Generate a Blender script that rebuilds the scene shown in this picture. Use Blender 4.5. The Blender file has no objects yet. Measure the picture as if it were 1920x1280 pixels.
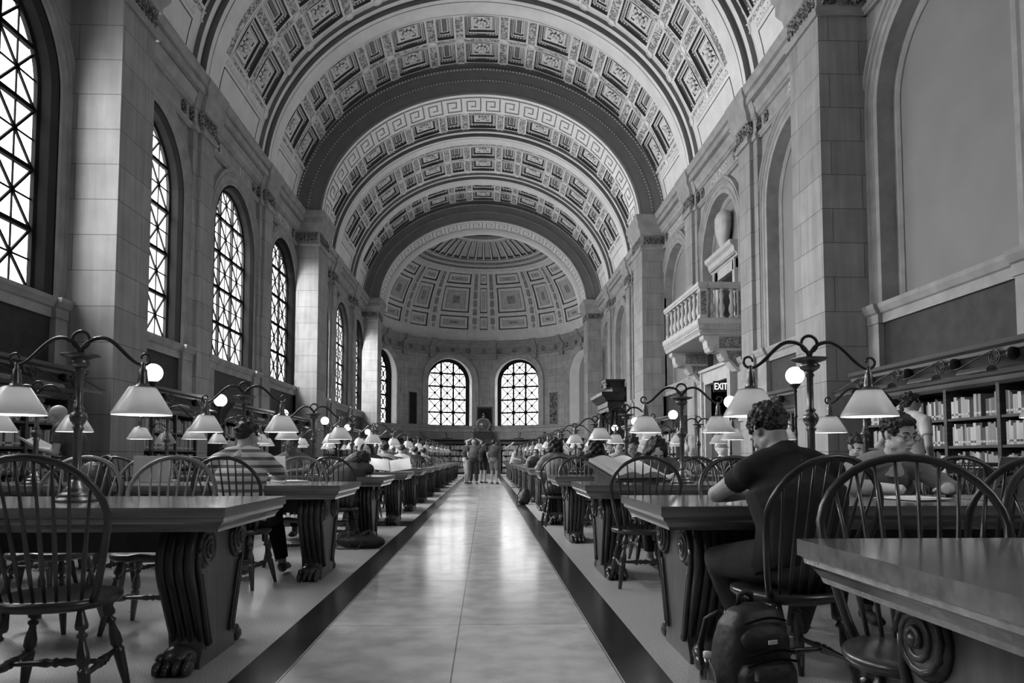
import bpy, bmesh, math, random
from mathutils import Vector, Matrix
PI = math.pi
random.seed(7)
scene = bpy.context.scene
COL = scene.collection

# ---------------------------------------------------------------- camera
CAMX, CAMH = 0.16, 1.03
F, PX, PY, HX, HY = 1347.0, 960.0, 780.0, 911.0, 857.0
_p = math.atan2(HY-PY, F); _yaw = math.atan2(PX-HX, math.hypot(F, HY-PY))
cam_d = bpy.data.cameras.new('camera'); cam = bpy.data.objects.new('camera', cam_d); COL.objects.link(cam)
cam_d.sensor_width = 36; cam_d.lens = F*36/1920; cam_d.shift_y = (PY-640)/1920
cam_d.clip_start = 0.05; cam_d.clip_end = 400
fw = Vector((math.sin(_yaw)*math.cos(_p), math.cos(_yaw)*math.cos(_p), math.sin(_p)))
rt = Vector((math.cos(_yaw), -math.sin(_yaw), 0)); upv = rt.cross(fw)
cam.matrix_world = Matrix(((rt.x, upv.x, -fw.x, CAMX), (rt.y, upv.y, -fw.y, 0), (rt.z, upv.z, -fw.z, CAMH), (0, 0, 0, 1)))
scene.camera = cam
# ---------------------------------------------------------------- world, daylight, exposure
scene.view_settings.view_transform = 'Standard'; scene.view_settings.look = 'None'
scene.view_settings.gamma = 1; scene.view_settings.use_curve_mapping = False
scene.view_settings.exposure = 1.22
world = bpy.data.worlds.new('sky'); scene.world = world; world.use_nodes = True
wb = world.node_tree.nodes['Background']; wb.inputs[0].default_value = (0.9, 0.9, 0.9, 1); wb.inputs[1].default_value = 2.0
def daylight(name, loc, rot, sx, sy, watts):
    d = bpy.data.lights.new(name, 'AREA'); d.shape = 'RECTANGLE'; d.size = sx; d.size_y = sy; d.energy = watts
    o = bpy.data.objects.new(name, d); o.location = loc; o.rotation_euler = rot; COL.objects.link(o)
    return o
# ---------------------------------------------------------------- mesh builder
class MB:
    def __init__(s): s.v = []; s.f = []; s.m = []; s.sm = []
    def add(s, vs, fs, mi=0, smooth=False):
        o = len(s.v); s.v += [tuple(v) for v in vs]
        for f in fs: s.f.append(tuple(i+o for i in f)); s.m.append(mi); s.sm.append(smooth)
        return s
    def box(s, x0, x1, y0, y1, z0, z1, mi=0):
        if x0 > x1: x0, x1 = x1, x0
        return s.add([(x0,y0,z0),(x1,y0,z0),(x1,y1,z0),(x0,y1,z0),(x0,y0,z1),(x1,y0,z1),(x1,y1,z1),(x0,y1,z1)],
                     [(0,3,2,1),(4,5,6,7),(0,1,5,4),(1,2,6,5),(2,3,7,6),(3,0,4,7)], mi)
    def quad(s, a, b, c, d, mi=0): return s.add([a,b,c,d], [(0,1,2,3)], mi)
    def obox(s, M, sx, sy, sz, mi=0):
        vs = [M @ Vector((x*sx/2, y*sy/2, z*sz/2)) for z in (-1,1) for y in (-1,1) for x in (-1,1)]
        return s.add(vs, [(0,2,3,1),(4,5,7,6),(0,1,5,4),(1,3,7,5),(3,2,6,7),(2,0,4,6)], mi)
    def prism(s, poly, fn, a, b, mi=0, smooth=False):
        """poly 2-D points, fn(u, v, w) -> 3-D; extruded w from a to b"""
        n = len(poly); vs = [fn(u, v, a) for u, v in poly] + [fn(u, v, b) for u, v in poly]
        fs = [(i, (i+1) % n, n+(i+1) % n, n+i) for i in range(n)]
        s.add(vs, fs, mi, smooth)
        o = len(s.v)-2*n; s.f.append(tuple(range(o, o+n))); s.m.append(mi); s.sm.append(False)
        s.f.append(tuple(range(o+2*n-1, o+n-1, -1))); s.m.append(mi); s.sm.append(False)
        return s
    def lathe(s, prof, c=(0,0,0), seg=16, mi=0, M=None, smooth=True):
        vs = []; c = Vector(c)
        for r, z in prof:
            for k in range(seg):
                a = 2*PI*k/seg; p = Vector((r*math.cos(a), r*math.sin(a), z))
                vs.append((M @ p if M else p) + c)
        n = len(prof); fs = [(i*seg+k, i*seg+(k+1) % seg, (i+1)*seg+(k+1) % seg, (i+1)*seg+k) for i in range(n-1) for k in range(seg)]
        s.add(vs, fs, mi, smooth); o = len(s.v)-n*seg
        if prof[0][0] > 1e-5: s.f.append(tuple(range(o+seg-1, o-1, -1))); s.m.append(mi); s.sm.append(False)
        if prof[-1][0] > 1e-5: s.f.append(tuple(range(o+(n-1)*seg, o+n*seg))); s.m.append(mi); s.sm.append(False)
        return s
    def tube(s, pts, r, seg=8, mi=0, flat=1.0, upd=None):
        pts = [Vector(p) for p in pts]; n = len(pts); rr = r if isinstance(r, (list, tuple)) else [r]*n
        vs = []; prev = None
        for i, p in enumerate(pts):
            t = (pts[min(i+1, n-1)]-pts[max(i-1, 0)]); t = t.normalized() if t.length > 1e-9 else Vector((0,0,1))
            if prev is None:
                u = Vector(upd) if upd else (Vector((0,0,1)) if abs(t.z) < .9 else Vector((1,0,0)))
            else: u = prev
            u = (u - t*u.dot(t)); u = u.normalized() if u.length > 1e-6 else t.orthogonal().normalized()
            prev = u; w = t.cross(u)
            for k in range(seg):
                a = 2*PI*k/seg; vs.append(p + (u*math.cos(a)*flat + w*math.sin(a))*rr[i])
        fs = [(i*seg+k, (i+1)*seg+k, (i+1)*seg+(k+1) % seg, i*seg+(k+1) % seg) for i in range(n-1) for k in range(seg)]
        s.add(vs, fs, mi, True); o = len(s.v)-n*seg
        s.f.append(tuple(range(o, o+seg))); s.m.append(mi); s.sm.append(False)
        s.f.append(tuple(range(o+n*seg-1, o+(n-1)*seg-1, -1))); s.m.append(mi); s.sm.append(False)
        return s
    def ball(s, c, r, seg=12, rings=8, mi=0, M=None):
        rx, ry, rz = r if isinstance(r, (list, tuple)) else (r, r, r)
        c = Vector(c); vs = [None]; top = Vector((0,0,rz)); bot = Vector((0,0,-rz))
        f = lambda p: ((M @ p) if M else p)+c
        vs = [f(bot)]
        for i in range(1, rings):
            a = -PI/2+PI*i/rings
            for k in range(seg):
                b = 2*PI*k/seg; vs.append(f(Vector((rx*math.cos(a)*math.cos(b), ry*math.cos(a)*math.sin(b), rz*math.sin(a)))))
        vs.append(f(top)); L = len(vs)-1
        fs = [(0, 1+(k+1) % seg, 1+k) for k in range(seg)]
        for i in range(rings-2):
            for k in range(seg): fs.append((1+i*seg+k, 1+i*seg+(k+1) % seg, 1+(i+1)*seg+(k+1) % seg, 1+(i+1)*seg+k))
        o = 1+(rings-2)*seg
        fs += [(o+k, o+(k+1) % seg, L) for k in range(seg)]
        return s.add(vs, fs, mi, True)
    def loft(s, rings, mi=0, smooth=True, closed=True, cap=True):
        n = len(rings); k = len(rings[0]); vs = [p for r in rings for p in r]
        m = k if closed else k-1
        fs = [(i*k+j, i*k+(j+1) % k, (i+1)*k+(j+1) % k, (i+1)*k+j) for i in range(n-1) for j in range(m)]
        s.add(vs, fs, mi, smooth); o = len(s.v)-n*k
        if cap and closed:
            s.f.append(tuple(range(o+k-1, o-1, -1))); s.m.append(mi); s.sm.append(False)
            s.f.append(tuple(range(o+(n-1)*k, o+n*k))); s.m.append(mi); s.sm.append(False)
        return s
    def mesh(s, name, mats):
        me = bpy.data.meshes.new(name); me.from_pydata([tuple(v) for v in s.v], [], s.f)
        for m in (mats if isinstance(mats, (list, tuple)) else [mats]): me.materials.append(m)
        me.polygons.foreach_set('material_index', s.m); me.polygons.foreach_set('use_smooth', s.sm)
        me.update(); return me
    def build(s, name, mats, parent=None, fixn=False):
        me = s.mesh(name, mats)
        if fixn:
            b = bmesh.new(); b.from_mesh(me); bmesh.ops.recalc_face_normals(b, faces=b.faces); b.to_mesh(me); b.free()
        o = bpy.data.objects.new(name, me); COL.objects.link(o)
        if parent: o.parent = parent
        return o
def tag(o, label=None, cat=None, group=None, kind=None):
    if label: o['label'] = label
    if cat: o['category'] = cat
    if group: o['group'] = group
    if kind: o['kind'] = kind
    return o
def thing(name, label, cat, loc=(0,0,0), rz=0, group=None):
    o = bpy.data.objects.new(name, None); COL.objects.link(o); o.location = loc; o.rotation_euler = (0,0,rz)
    return tag(o, label, cat, group)
def struct(o, label=None): return tag(o, label, None, None, 'structure')
CH = {}
def copy_tree(o, parent=None):
    c = o.copy(); COL.objects.link(c)
    if parent: c.parent = parent
    for ch in list(o.children): copy_tree(ch, c)
    return c
# ---------------------------------------------------------------- materials (monochrome)
def mat(name, g, rough=0.6, metal=0.0, spec=0.5, coat=0.0, noise=0.0, nscale=4.0, bump=0.0, bscale=20.0, stretch=None, emit=0.0, detail=4):
    m = bpy.data.materials.new(name); m.use_nodes = True; nt = m.node_tree; b = nt.nodes['Principled BSDF']
    b.inputs['Base Color'].default_value = (g, g, g, 1); b.inputs['Roughness'].default_value = rough
    b.inputs['Metallic'].default_value = metal; b.inputs['Specular IOR Level'].default_value = spec
    b.inputs['Coat Weight'].default_value = coat; b.inputs['Coat Roughness'].default_value = 0.12
    if emit: b.inputs['Emission Color'].default_value = (1,1,1,1); b.inputs['Emission Strength'].default_value = emit
    if noise or bump:
        tc = nt.nodes.new('ShaderNodeTexCoord'); mp = nt.nodes.new('ShaderNodeMapping'); nt.links.new(tc.outputs['Object'], mp.inputs[0])
        if stretch: mp.inputs['Scale'].default_value = stretch
    if noise:
        n = nt.nodes.new('ShaderNodeTexNoise'); n.inputs['Scale'].default_value = nscale; n.inputs['Detail'].default_value = detail
        nt.links.new(mp.outputs[0], n.inputs[0])
        r = nt.nodes.new('ShaderNodeMapRange'); r.inputs[1].default_value = .3; r.inputs[2].default_value = .7
        r.inputs[3].default_value = max(0, g*(1-noise)); r.inputs[4].default_value = g*(1+noise)
        nt.links.new(n.outputs[0], r.inputs[0]); nt.links.new(r.outputs[0], b.inputs['Base Color'])
    if bump:
        n2 = nt.nodes.new('ShaderNodeTexNoise'); n2.inputs['Scale'].default_value = bscale; nt.links.new(mp.outputs[0], n2.inputs[0])
        bp = nt.nodes.new('ShaderNodeBump'); bp.inputs['Strength'].default_value = bump; bp.inputs['Distance'].default_value = .02
        nt.links.new(n2.outputs[0], bp.inputs['Height']); nt.links.new(bp.outputs[0], b.inputs['Normal'])
    return m
def stone(name, g, bw=1.25, bh=.56, mortar=.006, var=.10, rough=.75):
    """ashlar: picks (y,z) or (x,z) from the facing of the surface"""
    m = bpy.data.materials.new(name); m.use_nodes = True; nt = m.node_tree; L = nt.links; b = nt.nodes['Principled BSDF']
    b.inputs['Roughness'].default_value = rough; b.inputs['Specular IOR Level'].default_value = .25
    ge = nt.nodes.new('ShaderNodeNewGeometry'); sp = nt.nodes.new('ShaderNodeSeparateXYZ'); L.new(ge.outputs['Position'], sp.inputs[0])
    sn = nt.nodes.new('ShaderNodeSeparateXYZ'); L.new(ge.outputs['True Normal'], sn.inputs[0])
    ab = nt.nodes.new('ShaderNodeMath'); ab.operation = 'ABSOLUTE'; L.new(sn.outputs[0], ab.inputs[0])
    gt = nt.nodes.new('ShaderNodeMath'); gt.operation = 'GREATER_THAN'; gt.inputs[1].default_value = .6; L.new(ab.outputs[0], gt.inputs[0])
    mx = nt.nodes.new('ShaderNodeMix'); L.new(gt.outputs[0], mx.inputs[0]); L.new(sp.outputs[0], mx.inputs[2]); L.new(sp.outputs[1], mx.inputs[3])
    cb = nt.nodes.new('ShaderNodeCombineXYZ'); L.new(mx.outputs[0], cb.inputs[0]); L.new(sp.outputs[2], cb.inputs[1])
    br = nt.nodes.new('ShaderNodeTexBrick'); L.new(cb.outputs[0], br.inputs[0]); br.inputs['Scale'].default_value = 1
    br.inputs['Brick Width'].default_value = bw; br.inputs['Row Height'].default_value = bh; br.inputs['Mortar Size'].default_value = mortar
    br.inputs['Mortar Smooth'].default_value = .1; br.inputs['Bias'].default_value = 0; br.offset = .4
    br.inputs['Color1'].default_value = (g*(1-var),)*3+(1,); br.inputs['Color2'].default_value = (g*(1+var),)*3+(1,)
    br.inputs['Mortar'].default_value = (g*.38,)*3+(1,)
    n = nt.nodes.new('ShaderNodeTexNoise'); n.inputs['Scale'].default_value = 2.2; n.inputs['Detail'].default_value = 6; L.new(ge.outputs['Position'], n.inputs[0])
    mp = nt.nodes.new('ShaderNodeMapping'); mp.inputs['Scale'].default_value = (9, 9, .7); L.new(ge.outputs['Position'], mp.inputs[0])
    n2 = nt.nodes.new('ShaderNodeTexNoise'); n2.inputs['Scale'].default_value = 1; n2.inputs['Detail'].default_value = 3; L.new(mp.outputs[0], n2.inputs[0])
    ad = nt.nodes.new('ShaderNodeMath'); ad.operation = 'ADD'; L.new(n.outputs[0], ad.inputs[0]); L.new(n2.outputs[0], ad.inputs[1])
    r = nt.nodes.new('ShaderNodeMapRange'); r.inputs[1].default_value = .7; r.inputs[2].default_value = 1.3; r.inputs[3].default_value = .8; r.inputs[4].default_value = 1.15
    L.new(ad.outputs[0], r.inputs[0])
    mu = nt.nodes.new('ShaderNodeMix'); mu.data_type = 'RGBA'; mu.blend_type = 'MULTIPLY'; mu.inputs[0].default_value = 1
    L.new(br.outputs[0], mu.inputs[6]); L.new(r.outputs[0], mu.inputs[7]); L.new(mu.outputs[2], b.inputs['Base Color'])
    return m
def relief(name, g, scale=9.0, dark=.35, depth=.05):
    """carved foliage: voronoi/noise relief with darker ground"""
    m = bpy.data.materials.new(name); m.use_nodes = True; nt = m.node_tree; L = nt.links; b = nt.nodes['Principled BSDF']
    b.inputs['Roughness'].default_value = .8; b.inputs['Specular IOR Level'].default_value = .2
    ge = nt.nodes.new('ShaderNodeNewGeometry')
    n = nt.nodes.new('ShaderNodeTexNoise'); n.inputs['Scale'].default_value = scale; n.inputs['Detail'].default_value = 2; n.inputs['Distortion'].default_value = 1.6
    L.new(ge.outputs['Position'], n.inputs[0])
    r = nt.nodes.new('ShaderNodeMapRange'); r.inputs[1].default_value = .44; r.inputs[2].default_value = .53; L.new(n.outputs[0], r.inputs[0])
    c = nt.nodes.new('ShaderNodeMapRange'); c.inputs[3].default_value = g*dark; c.inputs[4].default_value = g; L.new(r.outputs[0], c.inputs[0]); L.new(c.outputs[0], b.inputs['Base Color'])  # shade of the carved hollows painted into the base colour
    bp = nt.nodes.new('ShaderNodeBump'); bp.inputs['Strength'].default_value = .9; bp.inputs['Distance'].default_value = depth
    L.new(r.outputs[0], bp.inputs['Height']); L.new(bp.outputs[0], b.inputs['Normal'])
    return m
def glassy(name, g=.9, gl=.08, tr=.92):
    m = bpy.data.materials.new(name); m.use_nodes = True; nt = m.node_tree; nt.nodes.remove(nt.nodes['Principled BSDF'])
    t = nt.nodes.new('ShaderNodeBsdfTransparent'); t.inputs[0].default_value = (tr,)*3+(1,)
    gn = nt.nodes.new('ShaderNodeBsdfGlossy'); gn.inputs['Roughness'].default_value = .05; gn.inputs[0].default_value = (g,)*3+(1,)
    mx = nt.nodes.new('ShaderNodeMixShader'); mx.inputs[0].default_value = gl
    nt.links.new(t.outputs[0], mx.inputs[1]); nt.links.new(gn.outputs[0], mx.inputs[2]); nt.links.new(mx.outputs[0], nt.nodes['Material Output'].inputs[0])
    return m
M = dict(
    stone=stone('ashlar_stone', .30), stone_mould=mat('moulded_stone', .31, .75, noise=.18, nscale=3, spec=.2),
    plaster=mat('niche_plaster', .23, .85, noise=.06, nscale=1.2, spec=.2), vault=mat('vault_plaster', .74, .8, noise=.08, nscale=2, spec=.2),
    vault_dark=mat('vault_recess_shade', .09, .85, spec=.2), arch=mat('arch_plaster', .18, .8, noise=.1, nscale=2, spec=.2),  # vault_dark: shade of the coffer recesses put into the colour
    key=mat('greek_key_band', .82, .8, spec=.2), relief=relief('foliage_relief', .72), relief_dark=relief('capital_relief', .30, 14, .25, .06),
    rosette=mat('rosette_plaster', .82, .8, spec=.2), panel=mat('dark_painted_panel', .03, .6, noise=.3, nscale=5, spec=.3),
    iron=mat('window_iron', .012, .9, spec=0), oak=mat('oak_bookcase', .06, .45, noise=.35, nscale=6, stretch=(1, .15, 6), spec=.4),
    black=mat('black_void', .004, .9), floor_a=None)
# ================================================================= ROOM
XW, ZC = 6.40, 9.44
PIERS = [(-2.1, -1.0), (11.2, 12.3), (24.5, 25.95), (38.0, 39.4)]
RIBS = [2.3, 6.9, 16.3, 20.95, 30.2, 34.9]
BAYS = [0.6, 4.75, 9.45, 13.95, 18.65, 23.05, 28.1, 32.55, 36.6]
YA, RA = 39.4, 5.85           # apse centre line and radius
# --- floor -------------------------------------------------------
def floor_mat(name, g, rough, coat=0, speck=0, slab=0):
    m = mat(name, g, rough, coat=coat, spec=.9); nt = m.node_tree; b = nt.nodes['Principled BSDF']; L = nt.links
    ge = nt.nodes.new('ShaderNodeNewGeometry')
    n = nt.nodes.new('ShaderNodeTexNoise'); n.inputs['Scale'].default_value = 120 if speck else 5; n.inputs['Detail'].default_value = 3 if speck else 7
    L.new(ge.outputs['Position'], n.inputs[0])
    r = nt.nodes.new('ShaderNodeMapRange'); r.inputs[1].default_value = .35; r.inputs[2].default_value = .65
    k = .45 if speck else .16
    r.inputs[3].default_value = g*(1-k); r.inputs[4].default_value = g*(1+k); L.new(n.outputs[0], r.inputs[0]); last = r.outputs[0]
    if slab:
        br = nt.nodes.new('ShaderNodeTexBrick'); br.inputs['Scale'].default_value = 1; br.inputs['Brick Width'].default_value = .79; br.inputs['Row Height'].default_value = 1.6
        br.inputs['Mortar Size'].default_value = .004; br.inputs['Color1'].default_value = (.9,.9,.9,1); br.inputs['Color2'].default_value = (1.06,1.06,1.06,1); br.inputs['Mortar'].default_value = (.35,.35,.35,1)
        br.offset = 0; mp = nt.nodes.new('ShaderNodeMapping'); mp.inputs['Location'].default_value = (0, .3, 0); L.new(ge.outputs['Position'], mp.inputs[0]); L.new(mp.outputs[0], br.inputs[0])
        mu = nt.nodes.new('ShaderNodeMix'); mu.data_type = 'RGBA'; mu.blend_type = 'MULTIPLY'; mu.inputs[0].default_value = 1
        L.new(last, mu.inputs[6]); L.new(br.outputs[0], mu.inputs[7]); last = mu.outputs[2]
    L.new(last, b.inputs['Base Color'])
    n3 = nt.nodes.new('ShaderNodeTexNoise'); n3.inputs['Scale'].default_value = 3.5; n3.inputs['Detail'].default_value = 5; L.new(ge.outputs['Position'], n3.inputs[0])
    r3 = nt.nodes.new('ShaderNodeMapRange'); r3.inputs[3].default_value = rough*.75; r3.inputs[4].default_value = rough*1.35; L.new(n3.outputs[0], r3.inputs[0]); L.new(r3.outputs[0], b.inputs['Roughness'])
    return m
fm = [floor_mat('aisle_stone', .54, .16, slab=1), floor_mat('dark_border_stone', .018, .2), floor_mat('terrazzo', .40, .3, speck=1)]
f = MB(); Y0, Y1 = -4, 46.5
trans = [(10.9, 11.75), (24.3, 25.1), (37.8, 38.6)]
ys = [Y0] + [y for t in trans for y in t] + [Y1]
f.quad((-.8, Y0, 0), (.8, Y0, 0), (.8, Y1, 0), (-.8, Y1, 0), 0)
for s in (-1, 1):
    xs = sorted((s*.8, s*1.02)); f.quad((xs[0], Y0, 0), (xs[1], Y0, 0), (xs[1], Y1, 0), (xs[0], Y1, 0), 1)
    xs = sorted((s*1.02, s*7.2))
    for i in range(len(ys)-1):
        f.quad((xs[0], ys[i], 0), (xs[1], ys[i], 0), (xs[1], ys[i+1], 0), (xs[0], ys[i+1], 0), 1 if i % 2 else 2)
struct(f.build('floor', fm), 'polished stone aisle between dark stone borders and speckled terrazzo')

# --- side walls -----------------------------------------------------
ZS, SPR, RO = 3.42, 6.55, 1.45   # sill, spring of arch, opening radius
def arcpts(yc, r, n=24, zs=ZS):
    return [(yc-r, zs)] + [(yc-r*math.cos(PI*k/n), SPR+r*math.sin(PI*k/n)) for k in range(n+1)] + [(yc+r, zs)]
def side_wall(s, name):
    w = MB(); X = s*XW
    ed = [-4.0]
    for i, yc in enumerate(BAYS): ed.append(yc+ (2.3 if i == len(BAYS)-1 else (BAYS[i+1]-yc)/2))
    ed[-1] = 39.4
    for i, yc in enumerate(BAYS):
        a, b = ed[i], ed[i+1]; r = RO
        w.quad((X,a,0),(X,b,0),(X,b,ZS),(X,a,ZS))
        w.quad((X,a,ZS),(X,yc-r,ZS),(X,yc-r,SPR),(X,a,SPR)); w.quad((X,yc+r,ZS),(X,b,ZS),(X,b,SPR),(X,yc+r,SPR))
        n = 24; arc = [(yc-r*math.cos(PI*k/n), SPR+r*math.sin(PI*k/n)) for k in range(n+1)]
        w.quad((X,a,SPR),(X,yc-r,SPR),(X,yc-r,10.3),(X,a,10.3)); w.quad((X,yc+r,SPR),(X,b,SPR),(X,b,10.3),(X,yc+r,10.3))
        for k in range(n):
            (p, q), (u, v) = arc[k], arc[k+1]; w.quad((X,p,q),(X,u,v),(X,u,10.3),(X,p,10.3))
        pts = arcpts(yc, r); X2 = s*(XW+.26)
        for k in range(len(pts)-1):
            (p, q), (u, v) = pts[k], pts[k+1]; w.quad((X,p,q),(X,u,v),(X2,u,v),(X2,p,q), 1)
        w.quad((X,yc-r,ZS),(X,yc+r,ZS),(X2,yc+r,ZS),(X2,yc-r,ZS), 1)
        # archivolt in stepped mouldings
        prof = [(1.45, 0), (1.45, .05), (1.55, .05), (1.57, .075), (1.60, .05), (1.70, .05), (1.72, .085), (1.75, .085), (1.76, .06), (1.80, .06), (1.82, .10), (1.87, .10), (1.89, 0)]
        lines = [[(s*(XW-d), y, z) for y, z in arcpts(yc, rr)] for rr, d in prof]
        w.loft(lines, 1, smooth=False, closed=False, cap=False)
    return struct(w.build(name, [M['stone'], M['stone_mould']]))
side_wall(-1, 'wall_left'); side_wall(1, 'wall_right')
E_ = [(0, 8.25), (.07, 8.25), (.07, 8.29), (.11, 8.31), (.11, 8.36), (.03, 8.37), (.03, 8.74), (.09, 8.75), (.09, 8.79), (.14, 8.81), (.17, 8.9), (.24, 8.98), (.24, 9.0), (.19, 9.0), (.19, 9.04), (.32, 9.05), (.32, 9.21), (.27, 9.22), (.27, 9.25), (.36, 9.27), (.40, 9.36), (.42, 9.38), (.42, 9.44), (0, 9.44)]
E_old = [(0, 8.25), (.06, 8.25), (.09, 8.30), (.09, 8.34), (.04, 8.40), (.04, 8.74), (.08, 8.76), (.12, 8.80), (.15, 8.88), (.20, 8.96), (.27, 9.02), (.30, 9.04), (.30, 9.22), (.34, 9.26), (.38, 9.36), (.38, 9.44), (0, 9.44)]
# sill courses, wainscot posts and dark painted panels under the arches
def sills(s, name):
    w = MB()
    for yc in BAYS:
        for a, b, d in ((yc-1.95, yc+1.95, .10), (yc-1.95, yc-1.42, .17), (yc+1.42, yc+1.95, .17)):
            pr = [(0, 3.12), (d-.03, 3.12), (d-.03, 3.26), (d, 3.28), (d+.04, 3.36), (d+.05, 3.42), (0, 3.42)]
            w.prism(pr, lambda u, v, y: (s*(XW-u), y, v), a, b)
        for e in (-1, 1): w.box(s*(XW-.12), s*XW, yc+e*1.45, yc+e*1.92, 1.9, 3.12)
    return struct(w.build(name, M['stone_mould'], fixn=True))
sills(-1, 'trim_1'); sills(1, 'trim_2')
for s, nm in ((-1, 'trim_3'), (1, 'trim_4')):
    w = MB()
    for yc in BAYS: w.box(s*(XW-.03), s*(XW-.002), yc-1.45, yc+1.45, 1.9, 3.12)
    struct(w.build(nm, M['panel']), 'dark painted panels under the window sills')
# pilasters with stepped capitals, each one trim
tn = [5]
def cap_block(w, s, x, y0, y1, back=XW):
    """entablature block breaking forward: plan x face, y0..y1, profile on three sides"""
    prof = [(0, 8.25), (.045, 8.25), (.07, 8.32), (.02, 8.42), (.02, 8.74), (.06, 8.76), (.08, 8.88), (.14, 8.98), (.17, 9.04), (.17, 9.22), (.22, 9.30), (.23, 9.44)]
    rings = [[(s*back, y0-d, z), (s*(x-d), y0-d, z), (s*(x-d), y1+d, z), (s*back, y1+d, z)] for d, z in prof]
    w.loft(rings, 1, smooth=False, closed=False, cap=False)
    d = .23; w.quad((s*back,y0-d,ZC),(s*(x-d),y0-d,ZC),(s*(x-d),y1+d,ZC),(s*back,y1+d,ZC), 1)
def ornament(w, fn, u0, u1, mi=2, n=2):
    """carved leaves and rosette between u0 and u1 on a frieze; fn(u, z, out)"""
    W = (u1-u0)/n
    for i in range(n):
        c = u0+W*(i+.5)
        for k in range(7):
            a = 2*PI*k/7; w.ball(fn(c+.1*W*2*math.cos(a)*.8, 8.58+.1*math.sin(a), .012), (.05,.05,.05), 6, 4, mi)
        w.ball(fn(c, 8.58, .03), .045, 6, 4, mi)
        for e in (-1, 1):
            for k in range(3): w.ball(fn(c+e*W*.36, 8.48+.1*k, .01), (.04,.04,.055), 6, 4, mi)
def pilaster(s, yc):
    w = MB()
    for x, h in ((6.29, .6), (6.2, .36)): w.box(s*x, s*(XW+.01), yc-h, yc+h, 0, 8.25, 0)
    cap_block(w, s, 6.29, yc-.6, yc+.6); cap_block(w, s, 6.19, yc-.36, yc+.36)
    ornament(w, lambda u, z, o: (s*(6.17-o), u, z), yc-.36, yc+.36)
    ornament(w, lambda u, z, o: (s*u, yc-.38-o, z), 6.17, 6.30, n=1); ornament(w, lambda u, z, o: (s*u, yc-.62-o, z), 6.27, 6.42, n=1)
    struct(w.build('trim_%d' % tn[0], [M['stone'], M['stone_mould'], M['relief_dark']], fixn=True), 'stone pilaster with a carved capital block'); tn[0] += 1
for y in RIBS:
    for s in (-1, 1): pilaster(s, y)
# cornice and frieze runs on the wall between the pilasters
ends = sorted([(p[0]-.02, p[1]+.02) for p in PIERS] + [(y-.6, y+.6) for y in RIBS])
for s in (-1, 1):
    w = MB()
    for i in range(len(ends)-1):
        w.prism(E_, lambda u, v, y: (s*(XW-u), y, v), ends[i][1]-.1, ends[i+1][0]+.1, 0)
        for yy in (ends[i][1]+.38, ends[i+1][0]-.38):
            for k in range(8): w.ball((s*(XW-.05), yy+.09*math.cos(k*PI/4), 8.57+.12*math.sin(k*PI/4)), (.03,.045,.045), 6, 4, 1)
            w.ball((s*(XW-.06), yy, 8.57), (.04,.05,.06), 6, 4, 1)
    struct(w.build('trim_%d' % tn[0], [M['stone_mould'], M['relief_dark']], fixn=True), 'moulded stone cornice and frieze'); tn[0] += 1
# big piers
def pier(s, y0, y1, num):
    w = MB(); x = 5.58
    w.box(s*x, s*(XW+.01), y0, y1, 0, 8.25, 0); cap_block(w, s, x, y0, y1)
    ornament(w, lambda u, z, o: (s*u, y0-.02-o, z), x+.03, XW, n=2)
    ornament(w, lambda u, z, o: (s*(x-.02-o), u, z), y0+.03, y1-.03, n=3)
    struct(w.build('trim_%d' % tn[0], [M['stone'], M['stone_mould'], M['relief_dark']], fixn=True), 'massive ashlar pier carrying a cross arch'); tn[0] += 1
for i, (a, b) in enumerate(PIERS):
    for s in (-1, 1): pier(s, a, b, i)
# engraved names on the frieze
def text_mesh(txt, size, depth, name, m, parent=None, mw=None, xs=1.0):
    c = bpy.data.curves.new(name, 'FONT'); c.body = txt; c.size = size; c.extrude = depth; c.align_x = 'CENTER'; c.align_y = 'CENTER'
    t = bpy.data.objects.new(name, c); COL.objects.link(t); bpy.context.view_layer.update()
    me = bpy.data.meshes.new_from_object(t.evaluated_get(bpy.context.evaluated_depsgraph_get()))
    bpy.data.objects.remove(t); me.materials.clear(); me.materials.append(m)
    o = bpy.data.objects.new(name, me); COL.objects.link(o)
    if parent: o.parent = parent
    if mw: o.matrix_local = mw @ Matrix.Diagonal((xs, 1, 1, 1))
    return o
gold = mat('carved_letter', .62, .5)
def wall_text(s, y, z, txt, size):
    # letters read by someone inside facing the wall
    if s > 0: R = Matrix(((0,0,-1),(-1,0,0),(0,1,0)))
    else: R = Matrix(((0,0,1),(1,0,0),(0,1,0)))
    mw = Matrix.Translation((s*(XW-.036), y, z)) @ R.to_4x4()
    return struct(text_mesh(txt, size, .006, 'trim_%d' % tn[0], gold, mw=mw), 'carved name on the stone frieze')
for s, y, t in ((1, 13.95, 'AIR'), (1, 18.6, 'HOLMES'), (1, 22.9, 'SOCRATES'), (-1, 13.9, 'R'), (-1, 17.45, 'S'), (-1, 19.0, 'I I'), (-1, 23.0, 'MILTON')):
    wall_text(s, y, 8.57, t, .34); tn[0] += 1
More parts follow.
